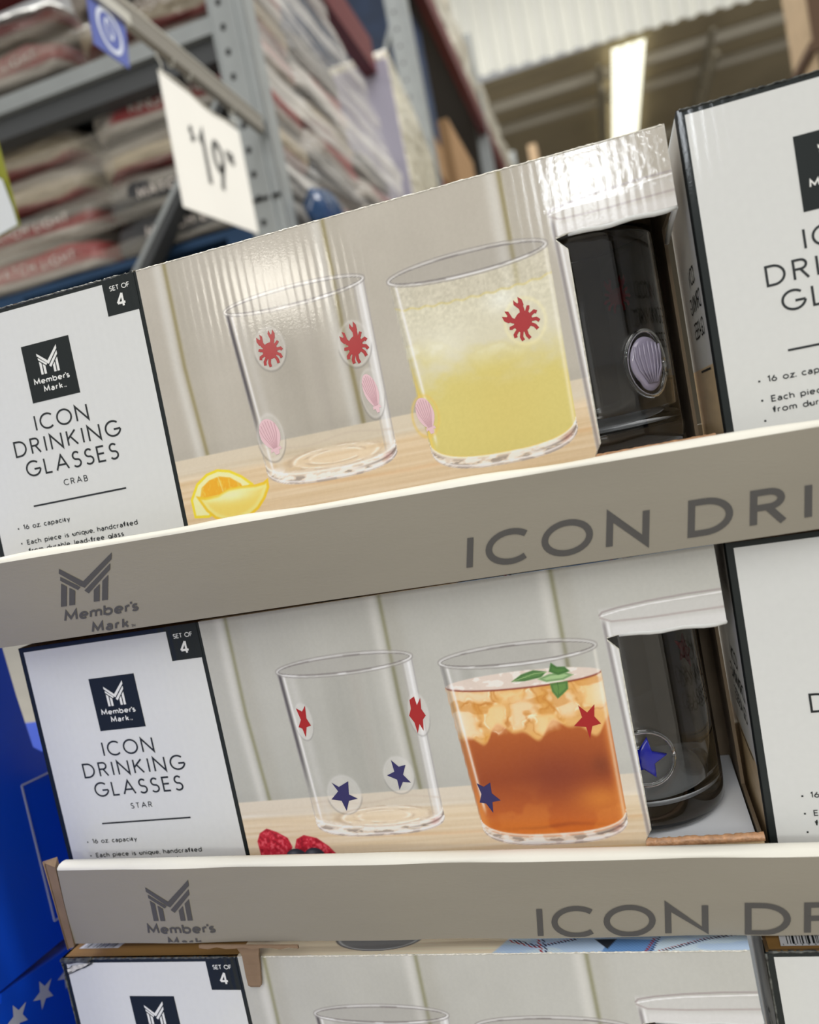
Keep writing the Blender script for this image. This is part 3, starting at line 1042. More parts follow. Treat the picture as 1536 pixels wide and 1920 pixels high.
def make_top(parent, kind, right):
    """printed lid: brown wood over the label side, pale table and folded denim over the picture"""
    T = BH
    MB().box(0, .1153, .0, BD, T - .0002, T).build('lid_wood_print', m_brown_top, parent)
    xs = grid_axis(115.3, 370, .6)
    ys = np.array(sorted(set(np.round(np.arange(0, 14, .45), 3)) | {18, 30, 60, 95}))
    p = Pic(xs, ys, (214, 200, 174))
    a, b = p.a, p.b
    p.c += ((p.noise(50, 1.2, 4, 3) - .5) * .10)[..., None]
    F = np.hypot((a - 192) / 24, (b - 14) / 11)
    p.mix(ss(F, 1.03, .98), (122, 122, 122))
    p.mix(gauss(F, .93, .03) * .8, (196, 198, 198))
    p.mix(gauss(F, 1.0, .02) * .8, (92, 88, 86))
    cl = ss(a - b * .6, 254, 256)
    wv = .5 + .5 * np.sin(a * 3.4) * np.sin(b * 3.4)
    p.mix(cl, (176, 196, 220))
    p.mix(cl * wv * .5, (214, 224, 234))
    p.mix(ss(p.noise(20, 8, 9, 3), .5, .6) * cl * .3, (132, 162, 204))
    tri = ss(-p.sdf([(306, -1), (329, -1), (331, 8), (313, 9), (308, 4)]), -.4, .4)
    p.mix(tri, (84, 124, 176))
    p.mix(tri * wv * .4, (140, 176, 212))
    p.mix(ss(-p.sdf([(303, 9), (309, 2), (313, 9)]), -.3, .3), (40, 44, 52))
    for pts in ([(262, 9), (275, 4), (292, 9)], [(276, 9), (279, -1)], [(326, -1), (330, 9)], [(332, 0), (352, 8), (370, 12)]):
        dash = (np.sin((a + b) * 3.2) > -.2)
        ln = p.line(pts, 1.1)
        p.mix(ln * dash, (150, 44, 50))
        ln = p.line([(x + 2.2, y + .4) for x, y in pts], 1.0)
        p.mix(ln * dash, (40, 44, 74))
    me = p.mesh('lid_picture_print', None, m_print)
    co = np.empty(len(me.vertices) * 3, np.float32)
    me.vertices.foreach_get('co', co)
    co = co.reshape(-1, 3)
    co[:, 1] = -co[:, 2]
    co[:, 2] = T + .00002
    me.vertices.foreach_set('co', co.ravel())
    me.update()
    return link('lid_picture_print', me, parent)


def side_print(parent):
    """left wall print: dark band round the corner, pale picture wall and wood below"""
    s = MB().box(-.0002, 0, 0, .008, 0, BH)
    s.build('side_border', m_darkside, parent)
    MB().box(-.0002, 0, .008, BD, .062, BH).build('side_panel', m_white, parent)
    MB().box(-.0002, 0, .008, BD, 0, .062).build('side_wood_print', m_wood_print, parent)
    o = ([], [])
    tx('ICON', 22, 44, 66, 8, .9, o)
    tx('DRINKING', 12, 56, 78, 8, .9, o)
    tx('GLASSES', 14, 53, 90, 8, .9, o)
    rect(o, 14, 105, 52, 106)
    MBs = [(-.0004, (x + 3) / 1000, BH - b / 1000) for x, b in o[0]]
    mk('side_lettering', MBs, o[1], m_ink, parent)


PIC = {'crab': None, 'star': None}


def relief_icons(kind, pic):
    Z = -.00014
    if kind == 'crab':
        for nm, cx, cy, s_, rot, sx in (('printed_crab', 177.4, 53.2, .90, -10, .82), ('printed_crab', 219.9, 60.0, .98, -26, .72), ('printed_crab', 298.2, 66.4, .96, -36, .86)):
            o = ([], [])
            crab_shape(o, cx, cy, s_, rot, sx)
            layer(nm, o, Z, m_red_ink, pic)
        for cx, cy, rx, ry, rot in ((169.2, 94.2, 5.4, 9.2, -12), (223.6, 83.8, 3.6, 9.6, -10), (247.3, 99.2, 4.2, 8.8, -10)):
            o, l = ([], []), ([], [])
            shell_shape(o, l, cx, cy, rx, ry, rot)
            s = layer('printed_shell', o, Z, m_pink_ink, pic)
            layer('shell_ridges', l, Z * 1.6, m_pink_dk, s)
    else:
        stars = [(m_red_ink, [(300.4, 64.6), (303.9, 68.4), (307.8, 64.9), (306.8, 70.6), (309.2, 74.3), (305.1, 75.1), (303.0, 81.0), (302.2, 75.2), (296.8, 74.3), (301.2, 70.5)]),
                 (m_blue_ink, [(245.7, 98.1), (248.8, 100.2), (252.4, 98.3), (252.1, 103.7), (255.8, 107.6), (251.6, 108.1), (251.0, 113.7), (248.4, 108.7), (245.3, 107.9), (247.0, 103.7)]),
                 (m_blue_ink, [(170.7, 92.0), (174.2, 94.6), (179.9, 92.0), (178.8, 98.9), (183.1, 101.5), (178.1, 102.3), (175.7, 107.6), (174.1, 102.0), (168.7, 100.9), (173.3, 96.9)]),
                 (m_blue_ink, [(204.8, 82.9), (208.1, 86.6), (211.8, 86.0), (209.5, 90.9), (212.8, 95.3), (208.7, 94.6), (206.1, 98.6), (205.9, 93.2), (201.1, 90.6), (205.3, 89.0)]),
                 (m_red_ink, [(159.9, 51.4), (162.9, 53.5), (165.2, 50.6), (164.5, 57.3), (166.2, 61.3), (163.6, 61.8), (162.0, 67.1), (161.1, 62.4), (159.2, 61.4), (161.3, 57.7)]),
                 (m_red_ink, [(220.6, 53.5), (223.2, 52.0), (223.8, 56.5), (226.2, 53.0), (225.6, 58.6), (227.2, 62.1), (225.4, 64.0), (224.6, 69.6), (223.2, 66.0), (221.4, 70.6), (220.8, 65.0), (218.8, 61.3), (220.4, 58.0)])]
        for m, pts in stars:
            cxm, cym = sum(q[0] for q in pts) / len(pts), sum(q[1] for q in pts) / len(pts)
            o = ([(cxm, cym)] + list(pts), [(0, i + 1, (i + 1) % len(pts) + 1) for i in range(len(pts))])
            layer('printed_star', o, Z, m, pic)


def window_edge(parent):
    """cut card edge round the window and the torn fold at its foot"""
    e = MB()
    pts = [(BW, hz_(33.6)), (.324, hz_(33.8)), (.3186, hz_(34.8)), (.3185, hz_(36.2)), (.3226, hz_(40.6)), (.3224, hz_(126.6)), (.3192, hz_(132.2))]
    e.tube([(x, .0006, z) for x, z in pts], .00055, 6)
    e.build('window_edge', m_dark if False else m_wornedge, parent, True)


def hz_(b):
    return BH - b / 1000


def header_lip(parent):
    pts = [(.3240 + .0457 * i / 10, .0012, hz_(34.4) + .0004 * math.sin(i * 1.3)) for i in range(11)]
    MB().tube(pts, [.0009] + [.0014] * 9 + [.0011], 8).build('header_lip', m_white, parent, True)
    MB().tube([(BW - .0008, .0012, hz_(34.4)), (BW - .001, .02, hz_(36)), (BW - .001, .045, hz_(39))], .0012, 8).build('header_lip', m_white, parent, True)


def torn_strip(parent, seed):
    r = random.Random(seed)
    vs, fs = [], []
    n = 44
    for i in range(n + 1):
        x = .3195 + (.3705 - .3195) * i / n
        h = .0006 + .0008 * r.random()
        j = (r.random() - .5) * .0007
        vs += [(x, -.0006 + j * .3, hz_(134.4)), (x, -.0011 + j, hz_(133.0) + j), (x, .0006 + j, hz_(131.6) + h * .4), (x, .0024, hz_(131.8) + j)]
    for i in range(n):
        for k in range(3):
            a = i * 4 + k
            fs.append((a, a + 4, a + 5, a + 1))
    mk('torn_edge', vs, fs, m_torn, parent, True)


def clear_tape(parent):
    mk('clear_tape', [(.3155, -.0005, hz_(24)), (.3702, -.0005, hz_(24)), (.3702, -.0005, hz_(1)), (.3155, -.0005, hz_(1))], [(0, 1, 2, 3)], m_tape, parent)


def crushed_corner(parent):
    y = -.0006
    e = MB()
    for pts in ([(0, 10), (6.4, 8.1), (16, 4.6), (22.6, 1.6)], [(.6, 6.6), (5.2, 5.4), (7, 4)], [(9, 6.6), (15.4, 5.2), (21.4, 2.8)], [(2, 8.4), (6, 7.4)]):
        e.tube([(a / 1000, y, hz_(b)) for a, b in pts], .00022, 5)
    e.build('crease', m_ink, parent, True)
    e = MB()
    e.poly([(0, y + .0001, hz_(9.2)), (6.4, y + .0001, hz_(7.2)), (20.5, y + .0001, hz_(1.8))] and [(.003, y, hz_(6.0)), (.007, y, hz_(4.2)), (.0195, y, hz_(2.4)), (.0205, y, hz_(1.8)), (.0155, y, hz_(5.0)), (.0065, y, hz_(7.6)), (.003, y, hz_(8.6))])
    e.build('lifted_flap', m_wornedge, parent)
    e = MB()
    e.tube([(.0, -.0004, hz_(.8)), (.006, -.0008, hz_(1.4)), (.013, -.0008, hz_(.6)), (.019, -.0006, hz_(1.2)), (.0215, -.0002, hz_(-.2))], [.0011, .0014, .0012, .0013, .0008], 7)
    e.build('crumpled_rim', m_worndark, parent, True)


def rim_wear(parent, a0, a1, seed, m, nm='worn_edge', r0=.0006):
    r = random.Random(seed)
    n = int((a1 - a0) / 1.1)
    pts = [(a0 / 1000 + (a1 - a0) / 1000 * i / n, .0001 + (r.random() - .5) * .0002, BH - .0004 + (r.random() - .5) * .0003) for i in range(n + 1)]
    MB().tube(pts, [r0 * (.6 + .6 * r.random()) for _ in pts], 6).build(nm, m, parent, True)


def euler_of(rx, ry, rz):
    return (rx, ry, rz)


def place_box(kind, pos, rot, label, wear):
    M = Matrix.Rotation(rot[2], 3, 'Z') @ Matrix.Rotation(rot[1], 3, 'Y') @ Matrix.Rotation(rot[0], 3, 'X')
    loc = Vector(pos) + M @ Vector((0, 0, -BH))
    root = empty('drinking_glasses_box', loc, M.to_euler())
    tag(root, label, 'box', 'boxed drinking glasses stacked in trays')
    if kind not in PROTO:
        PROTO[kind] = []
        for nm, (mb, m) in make_box(kind).items():
            mb.build(nm, m, root)
        front_prints(kind, root, True)
        if PIC[kind] is None:
            PIC[kind] = paint(kind == 'crab')
        pic = link('picture_print', PIC[kind], root)
        pic.location = (0, 0, BH)
        pic.matrix_parent_inverse.identity()
        ic = empty_holder = None
        relief_icons(kind, pic)
        for ch in list(pic.children):
            # icons were laid out in box coordinates; bring them into the print's own frame
            ch.location = (0, 0, -BH)
        under_print(root)
        make_top(root, kind, False)
        side_print(root)
        window_edge(root)
        header_lip(root)
        torn_strip(root, 5)
        PROTO[kind] = root
    else:
        src = PROTO[kind]
        for ch in list(src.children):
            c = ch.copy()
            COL.objects.link(c)
            c.parent = root
            for g in ch.children:
                d = g.copy()
                COL.objects.link(d)
                d.parent = c
    if wear == 'tape':
        clear_tape(root)
        wear = 'dark'
    if wear == 'crushed':
        crushed_corner(root)
        wear = 'dark'
    if wear == 'dark':
        rim_wear(root, 1, 114, 3, m_worndark)
        rim_wear(root, 115.5, 369, 4, m_wornedge, r0=.0004)
    elif wear == 'soft':
        rim_wear(root, 115.5, 369, 9, m_wornedge, r0=.0003)
    if kind == 'star' and wear == 'dark':
        r = random.Random(2)
        MB().tube([(-.0001, .0001, hz_(1 + 3 * i)) for i in range(14)], [.0003 + .0005 * r.random() for _ in range(14)], 5).build('worn_corner', m_worndark, root, True)
    return root


# ------------------------------------------------------------------ setting
m_floor = mat('polished_concrete', rgb(150, 146, 138), .35, noise=.08, nscale=3)
struct(MB().box(-14, 14, -22, 30, -1.55, -1.45).build('floor', m_floor))
m_roof = mat('brown_roof_deck', rgb(176, 163, 136), .8, noise=.10, nscale=.8)
roof = struct(MB().box(-12, 14, 15.2, 30, 6.62, 6.72).build('ceiling', m_roof))
m_corr = mat('white_corrugated_steel', rgb(240, 240, 232), .5, noise=.04, nscale=.6)
# corrugated fascia: every flute is a real fold
vs, fs = [], []
xx, k = -3.0, 0
prof = [(0, 0), (.11, 0), (.15, .07), (.25, .07), (.29, 0)]
while xx < 9:
    for dx, dy in prof:
        vs += [(xx + dx, 14.55 + (xx + dx) * .13 * .8 - dy * 1.3, 6.5), (xx + dx, 14.55 + (xx + dx) * .13 * .8 - dy * 1.3, 11.0)]
    xx += .30
for i in range(len(vs) // 2 - 1):
    fs.append((2 * i, 2 * i + 2, 2 * i + 3, 2 * i + 1))
struct(mk('wall_upper', vs, fs, m_corr))
m_back = mat('far_wall_paint', rgb(120, 112, 96), .9)
struct(MB().box(-12, 14, 29.6, 29.8, -1.45, 6.62).build('wall_far', m_back))
m_steel_w = mat('painted_roof_steel', rgb(196, 190, 176), .5)
m_steel_s = mat('dark_roof_steel', rgb(150, 142, 124), .6)  # truss steel, a darker tone than the joist steel
for i, yy in enumerate((15.95, 17.2, 20.6)):
    o = struct(MB().box(-4, 9, yy, yy + .10, 6.42, 6.60).build('trim_%d' % (i + 1), m_steel_w))
for i, (xa, ya, yb) in enumerate(((3.15, 15.3, 26), (1.14, 15.3, 26), (-1.6, 15.3, 26))):
    b = MB()
    b.box(xa - .05, xa + .05, ya, yb, 6.36, 6.42)
    b.box(xa - .04, xa + .04, ya, yb, 5.95, 6.0)
    yy = ya
    f = 1
    while yy < yb - .5:
        b.bar((xa, yy, 5.98 if f else 6.38), (xa, yy + .5, 6.38 if f else 5.98), .035, .035)
        f = 1 - f
        yy += .5
    struct(b.build('trim_%d' % (i + 4), m_steel_s))
# roof light of square panes
sky = empty('skylight', (1.67, 14.75, 6.40))
tag(sky, 'long bright roof light of square panes under the dark roof deck', 'skylight')
m_pane = mat('glowing_pane', (1.0, .98, .80), .4, emit=1.9)
m_frame = mat('skylight_frame', rgb(150, 140, 80), .5)
pane_me = None
for c_ in range(3):
    for r_ in range(24):
        if pane_me is None:
            mb = MB().box(-.085, .085, -.10, .10, -.01, .01)
            q = mb.build('pane', m_pane, sky)
            pane_me = q.data
        else:
            q = link('pane', pane_me, sky)
        q.location = (-.20 + .2 * c_, .15 + r_ * .235, 0)
fb = MB()
for c_ in range(4):
    fb.box(-.31 + .2 * c_ - .0, -.29 + .2 * c_ + .0, 0, 5.7, -.012, .03)
for r_ in range(25):
    fb.box(-.30, .30, .02 + r_ * .235, .045 + r_ * .235, -.011, .03)
fb.build('frame', m_frame, sky)

# ------------------------------------------------------------------ glasses boxes
STARB = 'star drinking glasses box'
place_box('crab', (.0094, -.0042, .1811), (-.0141, .0075, .0285), 'crab pattern glasses box on the top tray with lemon wedges in its picture', 'tape')
place_box('crab', (.3842, .0023, .1805), (.0012, .0097, -.0015), 'glasses box at the right end of the top tray, only its white label showing', 'dark')
place_box('star', (0, 0, 0), (0, 0, 0), 'star pattern glasses box on the middle tray with iced tea and raspberries in its picture', None)
place_box('star', (.3749, .0014, -.0002), (.0019, .0157, .0002), 'glasses box at the right end of the middle tray, white label partly in view', None)
place_box('star', (-.0145, -.0076, -.1801), (-.0156, -.0124, -.0197), 'glasses box in the bottom row under the torn kraft strip, crushed top left corner', 'crushed')
place_box('star', (.3622, -.0074, -.1816), (0, 0, 0), 'glasses box at the right end of the bottom row with barcode sticker on its lid', 'dark')


# ------------------------------------------------------------------ trays
def tray(TL, BL, TR, BR, zf, label, words, ext, yaw_back):
    """one tray: sagging lip with a rolled top, floor, sides. corners of the lip as seen"""
    TL, BL, TR, BR = map(Vector, (TL, BL, TR, BR))

    def P(u, v, off=0.0):
        q = (TL * (1 - u) + TR * u) * (1 - v) + (BL * (1 - u) + BR * u) * v
        n = Vector((0, -1, .12)).normalized()
        return q + n * off
    root = empty('display_tray', (P(.5, 1).x, .04, zf - .001))
    tag(root, label, 'tray', 'printed card trays holding the boxes')
    inv = Matrix.Translation(-root.location)
    u0, u1 = ext
    n = 90
    th = .0085
    wob_ = lambda u: .0005 * math.sin(u * 23 + zf * 50) + .0002 * math.sin(u * 41)
    vs, fs = [], []
    rows = []
    r = random.Random(zf)
    for i in range(n + 1):
        u = u0 + (u1 - u0) * i / n
        wob = wob_(u)
        ring = []
        for v in (1.0, .88, .76, .64, .52, .40, .28, .16, .08, .02):
            ring.append(P(u, v, wob_(u) + .0006 * math.sin(v * 3.1)))
        t = P(u, 0)
        dz = (P(u, 1) - P(u, 0)).length
        up = (P(u, 0) - P(u, 1)).normalized()
        back = Vector((0, 1, .0))
        ring += [t + up * .0005 + back * .0005 + Vector((0, 0, wob)), t + up * .0018 + back * .0022 + Vector((0, 0, wob)),
                 t + up * .0022 + back * .0050 + Vector((0, 0, wob)), t + up * .0012 + back * (th - .0008), t - up * .0010 + back * th, t - up * .006 + back * th]
        rows.append(ring)
    m_ = len(rows[0])
    nf = 10
    fv, ff, tv, tf = [], [], [], []
    for i, ring in enumerate(rows):
        fv += [inv @ q for q in ring[:nf]]
        tv += [inv @ q for q in ring[nf - 1:]]
    for i in range(n):
        for k in range(nf - 1):
            a = i * nf + k
            ff.append((a, a + nf, a + nf + 1, a + 1))
        mt = m_ - nf + 1
        for k in range(mt - 1):
            a = i * mt + k
            tf.append((a, a + mt, a + mt + 1, a + 1))
    fp = mk('front_panel', fv, ff, m_tray, root, True)
    # inner liner of the lip
    bv, bf = [], []
    for i, ring in enumerate(rows):
        q = ring[-1]
        lo = ring[0]
        bv += [inv @ q, inv @ Vector((q.x, lo.y + .0075, lo.z + .0015)), inv @ (lo + Vector((0, .0060, .0012)))]
    for i in range(n):
        for k in range(2):
            a = i * 3 + k
            bf.append((a, a + 3, a + 4, a + 1))
    mk('lip_liner', bv, bf, m_kraft, root, True)
    mk('rolled_edge', tv, tf, m_tray_edge, root, True)
    # floor, back and end walls
    xl, xr = P(u0, 1).x + .002, P(u1, 1).x
    fl = MB().box(xl, xr, .001, .125, zf - .0006, zf + .0072 if zf > -.1 else zf + .0005)
    fl.v = [inv @ Vector(q) for q in fl.v]
    fl.build('tray_floor', m_kraft, root)
    bk = MB().box(xl, xr, .121, .125, zf, zf + .045)
    bk.v = [inv @ Vector(q) for q in bk.v]
    bk.build('back_panel', m_tray, root)
    # lettering and emblem printed on the lip
    for nm, prints in words:
        vv, fc = [], []
        for (x, z) in prints[0]:
            v = z
            if v > .985:
                v = .985
            vv.append(inv @ P(x, v, wob_(x) + .0006 * math.sin(v * 3.1) + .00030))
        mk(nm, vv, prints[1], m_tray_ink, root)
    return root, P, inv


def tray_words(du, vtop, vbot, mu, mv, tu, tv1, tv2, hm):
    """u,v coordinates (fractions of the lip) for the lettering"""
    K = 1 / .3785
    o = ([], [])
    asp = K * .0446 / 1.0
    def put(s, u0, u1, vb, vt, wmm, out, xs):
        # draw in units where v-height = 1 cap; x in u
        t = ([], [])
        cap = (vb - vt)
        hmm = cap * hm
        text2d(s, u0 * 378.5, u1 * 378.5, 0, hmm, wmm, t, xs)
        n = len(out[0])
        out[0].extend([(x / 378.5, vb - y / hm) for x, y in t[0]])
        out[1].extend([tuple(i + n for i in f) for f in t[1]])
    put('ICON', du, du + .2000, vbot, vtop, 2.75, o, 1.12)
    put('DRINKING', du + .2395, du + .2395 + .398, vbot, vtop, 2.75, o, 1.12)
    put('GLASSES', du + .68, du + 1.02, vbot, vtop, 2.75, o, 1.12)
    e = ([], [])
    emblem(mu[0], mu[1], 0, 1, e)
    lg = ([], [])
    lg[0].extend([(x, mv[1] - z * (mv[1] - mv[0]) * .93) for x, z in e[0]])
    lg[1].extend(e[1])
    put("Member's", tu[0], tu[1], tv1[1], tv1[0], 1.08, lg, 1.28)
    put('Mark', tu[2], tu[3], tv2[1], tv2[0], 1.08, lg, 1.2)
    put('TM', tu[3] + .003, tu[3] + .009, tv2[1], tv2[1] - .03, .2, lg, 1.0)
    return [('tray_lettering', o), ('tray_logo', lg)]


w1 = tray_words(.6315, .527, .898, (.092, .168), (.105, .62), (.1005, .2085, .1405, .195), (.675, .80), (.862, .978), 44.6)
T1, P1, I1 = tray((.0363, -.036, .0514), (.0137, -.026, .0065), (.4142, -.016, .0439), (.4095, -.010, .0019), .0030,
                  'upper grey beige display tray whose lip carries the large lettering just under the crab box', w1, (-.11, 1.95), 0)
w2 = tray_words(.6820, .575, .993, (.140, .209), (.160, .685), (.1290, .2370, .1590, .2140), (.735, .865), (.925, 1.05), 43.0)
T2, P2, I2 = tray((.0154, -.026, -.1162), (.0035, -.014, -.167), (.3888, -.016, -.1327), (.3845, -.010, -.1723), -.1738,
                  'lower grey beige display tray with brown open left end, under the star box', w2, (0.0, 1.98), 0)
# the brown folded end of the lower tray
e = MB()
a = [(.0085, -.0255, -.1128), (.0150, -.0262, -.1150), (-.0015, -.0140, -.1700), (.0034, -.0146, -.1682)]
b_ = [(-.0008, -.0175, -.1160), (.0075, -.0155, -.1148), (-.0036, -.0095, -.1713), (.0020, -.0080, -.1690)]
vs = [I2 @ Vector(p) for p in a + b_]
mk('folded_end', vs, [(0, 2, 3, 1), (4, 5, 7, 6), (0, 4, 6, 2), (1, 3, 7, 5), (0, 1, 5, 4), (2, 6, 7, 3)], m_kraft, T2)
e = MB()
for i in range(5):
    e.tube([I2 @ Vector((.0070 - i * .0017, -.0248 + i * .0016, -.1135 - i * .0006)), I2 @ Vector((-.0016 - i * .0004, -.0142 + i * .0010, -.1700 - i * .0002))], .0005, 5)
e.build('corrugation', m_kraft, T2, True)
# torn kraft strip hanging from the lower tray
vs, fs = [], []
pr = [(.1030, .1172, -.1712), (.1058, .1160, -.1760), (.1052, .1150, -.1820), (.1050, .1140, -.1880), (.1056, .1135, -.1930), (.1068, .1122, -.1942)]
for i, (xa, xb, z) in enumerate(pr):
    y = -.0125 - .0004 * math.sin(i * 1.9)
    vs += [(xa, y, z), (xb, y - .0004, z + .0003), (xb, y + .0009, z + .0003), (xa, y + .0009, z)]
for i in range(len(pr) - 1):
    q = 4 * i
    for k in range(4):
        fs.append((q + k, q + (k + 1) % 4, q + 4 + (k + 1) % 4, q + 4 + k))
fs.append((0, 3, 2, 1))
q = 4 * (len(pr) - 1)
fs.append((q, q + 1, q + 2, q + 3))
# its long stub along the tray bottom
n0 = len(vs)
for i in range(12):
    x = .083 + .0575 * i / 11
    z = -.1686 - .0001 * i
    h = .0016 + .0006 * math.sin(i * 2.3)
    vs += [(x, -.0150, z), (x, -.0150, z - h), (x, -.0140, z - h), (x, -.0140, z)]
for i in range(11):
    q = n0 + 4 * i
    for k in range(4):
        fs.append((q + k, q + 4 + k, q + 4 + (k + 1) % 4, q + (k + 1) % 4))
tag(mk('torn_kraft_strip', vs, fs, m_kraft), 'torn brown kraft strip hanging from the underside of the lower tray', 'cardboard')

# barcode stickers on the lids of the bottom row
m_sticker = mat('white_sticker', (.82, .83, .86), .5)


def barcode(name, x0, x1, y0, y1, z, skew, digits, label, rot=0):
    root = empty(name, ((x0 + x1) / 2, (y0 + y1) / 2, z))
    tag(root, label, 'sticker', 'barcode stickers on box lids')
    cx, cy = (x0 + x1) / 2, (y0 + y1) / 2
    mk('paper', [(x0 - cx, y0 - cy, 0), (x1 - cx, y0 - cy, 0), (x1 - cx + skew, y1 - cy, 0), (x0 - cx + skew, y1 - cy, 0)], [(0, 1, 2, 3)], m_sticker, root)
    r = random.Random(3)
    b = MB()
    x = x0 + .003
    while x < x1 - .003:
        w = r.choice((.0003, .0003, .0006, .0009))
        b.poly([(x - cx, y0 + .0012 * (1 if digits else .3) - cy, .00012), (x + w - cx, y0 + .0012 * (1 if digits else .3) - cy, .00012), (x + w - cx + skew * .8, y1 - .0006 - cy, .00012), (x - cx + skew * .8, y1 - .0006 - cy, .00012)])
        x += w + r.choice((.0004, .0006, .0010))
    b.build('bars', m_ink, root)
    if digits:
        t = ([], [])
        text2d(digits, 0, .0165, 0, .0011, .00020, t)
        mk('digits', [(x0 + .001 + x - cx, y0 + .0001 + y - cy, .00014) for x, y in t[0]], t[1], m_ink, root)
    return root


barcode('barcode_sticker', -.0085, .0185, .0003, .012, -.1797, .004, '', 'white barcode sticker on the lid of the left bottom box')
barcode('barcode_sticker', .3690, .4000, -.0045, .012, -.1812, .001, '1 93968', 'white barcode sticker with printed digits on the lid of the right bottom box')


# ------------------------------------------------------------------ real tumblers behind the windows
def lathe(prof, seg=64):
    vs, fs = [], []
    for r, z in prof:
        for k in range(seg):
            a = 2 * math.pi * k / seg
            vs.append((r * math.cos(a), r * math.sin(a), z))
    m = len(prof)
    for i in range(m - 1):
        for k in range(seg):
            a, b = i * seg + k, i * seg + (k + 1) % seg
            fs.append((a, b, b + seg, a + seg))
    fs.append(tuple(range(seg))[::-1])
    fs.append(tuple((m - 1) * seg + k for k in range(seg)))
    return vs, fs


R0 = .0388
TH = .104
PROF = [(.0335, 0), (.0365, .0012), (.0384, .0042), (R0, .009), (R0, .05), (R0, TH - .003), (R0 + .0003, TH - .0012), (R0 - .0006, TH), (R0 - .0020, TH - .0006), (R0 - .0028, TH - .004),
        (R0 - .0028, .05), (R0 - .0030, .020), (R0 - .0052, .0135), (R0 - .012, .0108), (.012, .0102), (.0005, .0102)]


def on_cyl(ang, z, r):
    """ang in degrees from the front (-Y) towards +X"""
    a = math.radians(ang)
    return Vector((math.sin(a) * r, -math.cos(a) * r, z))


def relief(name, outline, ang, z, r, depth, m, parent, dome=.0):
    """raised shape wrapped on the glass wall: outline in metres (x right, y up)"""
    n = len(outline)
    vs, fs = [], []
    def W(x, y, rr):
        return on_cyl(ang + math.degrees(x / R0), z + y, rr)
    vs += [W(x, y, r - .0004) for x, y in outline]
    vs += [W(x * .96, y * .96, r + depth * .7) for x, y in outline]
    vs += [W(x * .82, y * .82, r + depth) for x, y in outline]
    vs.append(W(0, 0, r + depth + dome))
    for L_ in range(2):
        for i in range(n):
            a, b = L_ * n + i, L_ * n + (i + 1) % n
            fs.append((a, b, b + n, a + n))
    for i in range(n):
        fs.append((2 * n + i, 2 * n + (i + 1) % n, 3 * n))
    return mk(name, vs, fs, m, parent, True)


def ring(name, rx, ry, ang, z, r, t, m, parent):
    vs = MB()
    pts = []
    for k in range(33):
        a = 2 * math.pi * k / 32
        pts.append(on_cyl(ang + math.degrees(rx * math.cos(a) / R0), z + ry * math.sin(a), r))
    vs.tube(pts, t, 8)
    return vs.build(name, m, parent, True)


GV, GF = lathe(PROF)


def tumbler(loc, label, kind):
    root = empty('drinking_glass', loc)
    tag(root, label, 'glass', 'real tumblers behind the box windows')
    body = mk('glass_body', GV, GF, m_glass, root, True)
    if kind == 'star':
        relief('star_relief', [(x / 1000, y / 1000) for x, y in star_pts(0, 0, 10.6, -14, 1.0, .47)], 5.5, .0385, R0, .0016, m_star_glass, root, .0004)
        ring('clear_medallion', .0135, .0130, 6, .0385, R0 + .0002, .0010, m_glass, root)
        relief('star_relief', [(x / 1000, y / 1000) for x, y in star_pts(0, 0, 9.5, 10, 1.0, .47)], -62, .068, R0, .0014, m_star_glass, root)
        relief('red_star_relief', [(x / 1000, y / 1000) for x, y in star_pts(0, 0, 9, 5, 1.0, .47)], 118, .070, R0, .0014, m_red_glass, root)
    else:
        o = []
        for k in range(40):
            t = 2 * math.pi * k / 40
            x, y = math.cos(t), math.sin(t)
            x *= (1 - .25 * max(0, -y) ** 2)
            if y < -.80:
                y -= .12
            o.append((x * .0092, y * .0120))
        relief('shell_relief', o, 40, .0400, R0, .0014, m_shell_glass, root, .0006)
        rg = MB()
        for k in range(-3, 4):
            pts = [on_cyl(40 + math.degrees(k * f_ * .0024 / R0), .0400 + yy, R0 + .0021 - abs(k) * .0001) for f_, yy in ((.3, -.0095), (.8, -.003), (1, .003), (.95, .0095 - abs(k) * .0006))]
            rg.tube(pts, .00055, 6)
        rg.build('shell_ridges', m_shell_glass, root, True)
        ring('clear_medallion', .0112, .0152, 40, .0395, R0 + .0002, .0011, m_glass, root)
        c = ([], [])
        crab_shape(c, 0, 0, 1.0, 0)
        vs = [on_cyl(150 + math.degrees(x / 1000 / R0), .081 - y / 1000, R0 + .0006) for x, y in c[0]]
        mk('crab_relief', vs, c[1], m_red_glass, root)
    return root


FL1 = .1811 - .1352 - .0027
tumbler((.3325, .0570, FL1 + .0006), 'clear tumbler with lilac shell in the window of the crab box', 'crab')
tumbler((.3215, .0475, -.1351), 'clear tumbler with blue star in the window of the iced tea box', 'star')
tumbler((.3085, .0345, -.1801 - .1352 + .0045), 'clear tumbler in the dark window of the bottom box', 'star')

# ------------------------------------------------------------------ bottom tray and stand under the display (below the frame)
tb = MB().box(-.02, .76, -.012, .125, -.3565, -.3495)
tb.box(-.02, .76, -.0135, -.0115, -.3565, -.320)
tag(tb.build('display_tray', m_tray), 'grey card tray under the bottom row of boxes, mostly below the picture', 'tray')
st = empty('display_stand', (.36, .06, -1.45))
tag(st, 'steel display stand carrying the trays', 'stand')
m_stand = mat('stand_steel', rgb(90, 94, 98), .5)
MB().box(-.9, .7, -.12, .25, 1.06, 1.0932).build('deck', m_stand, st)
for sx in (-.88, .66):
    for sy in (-.10, .21):
        MB().box(sx, sx + .03, sy, sy + .03, 0, 1.06).build('leg', m_stand, st)

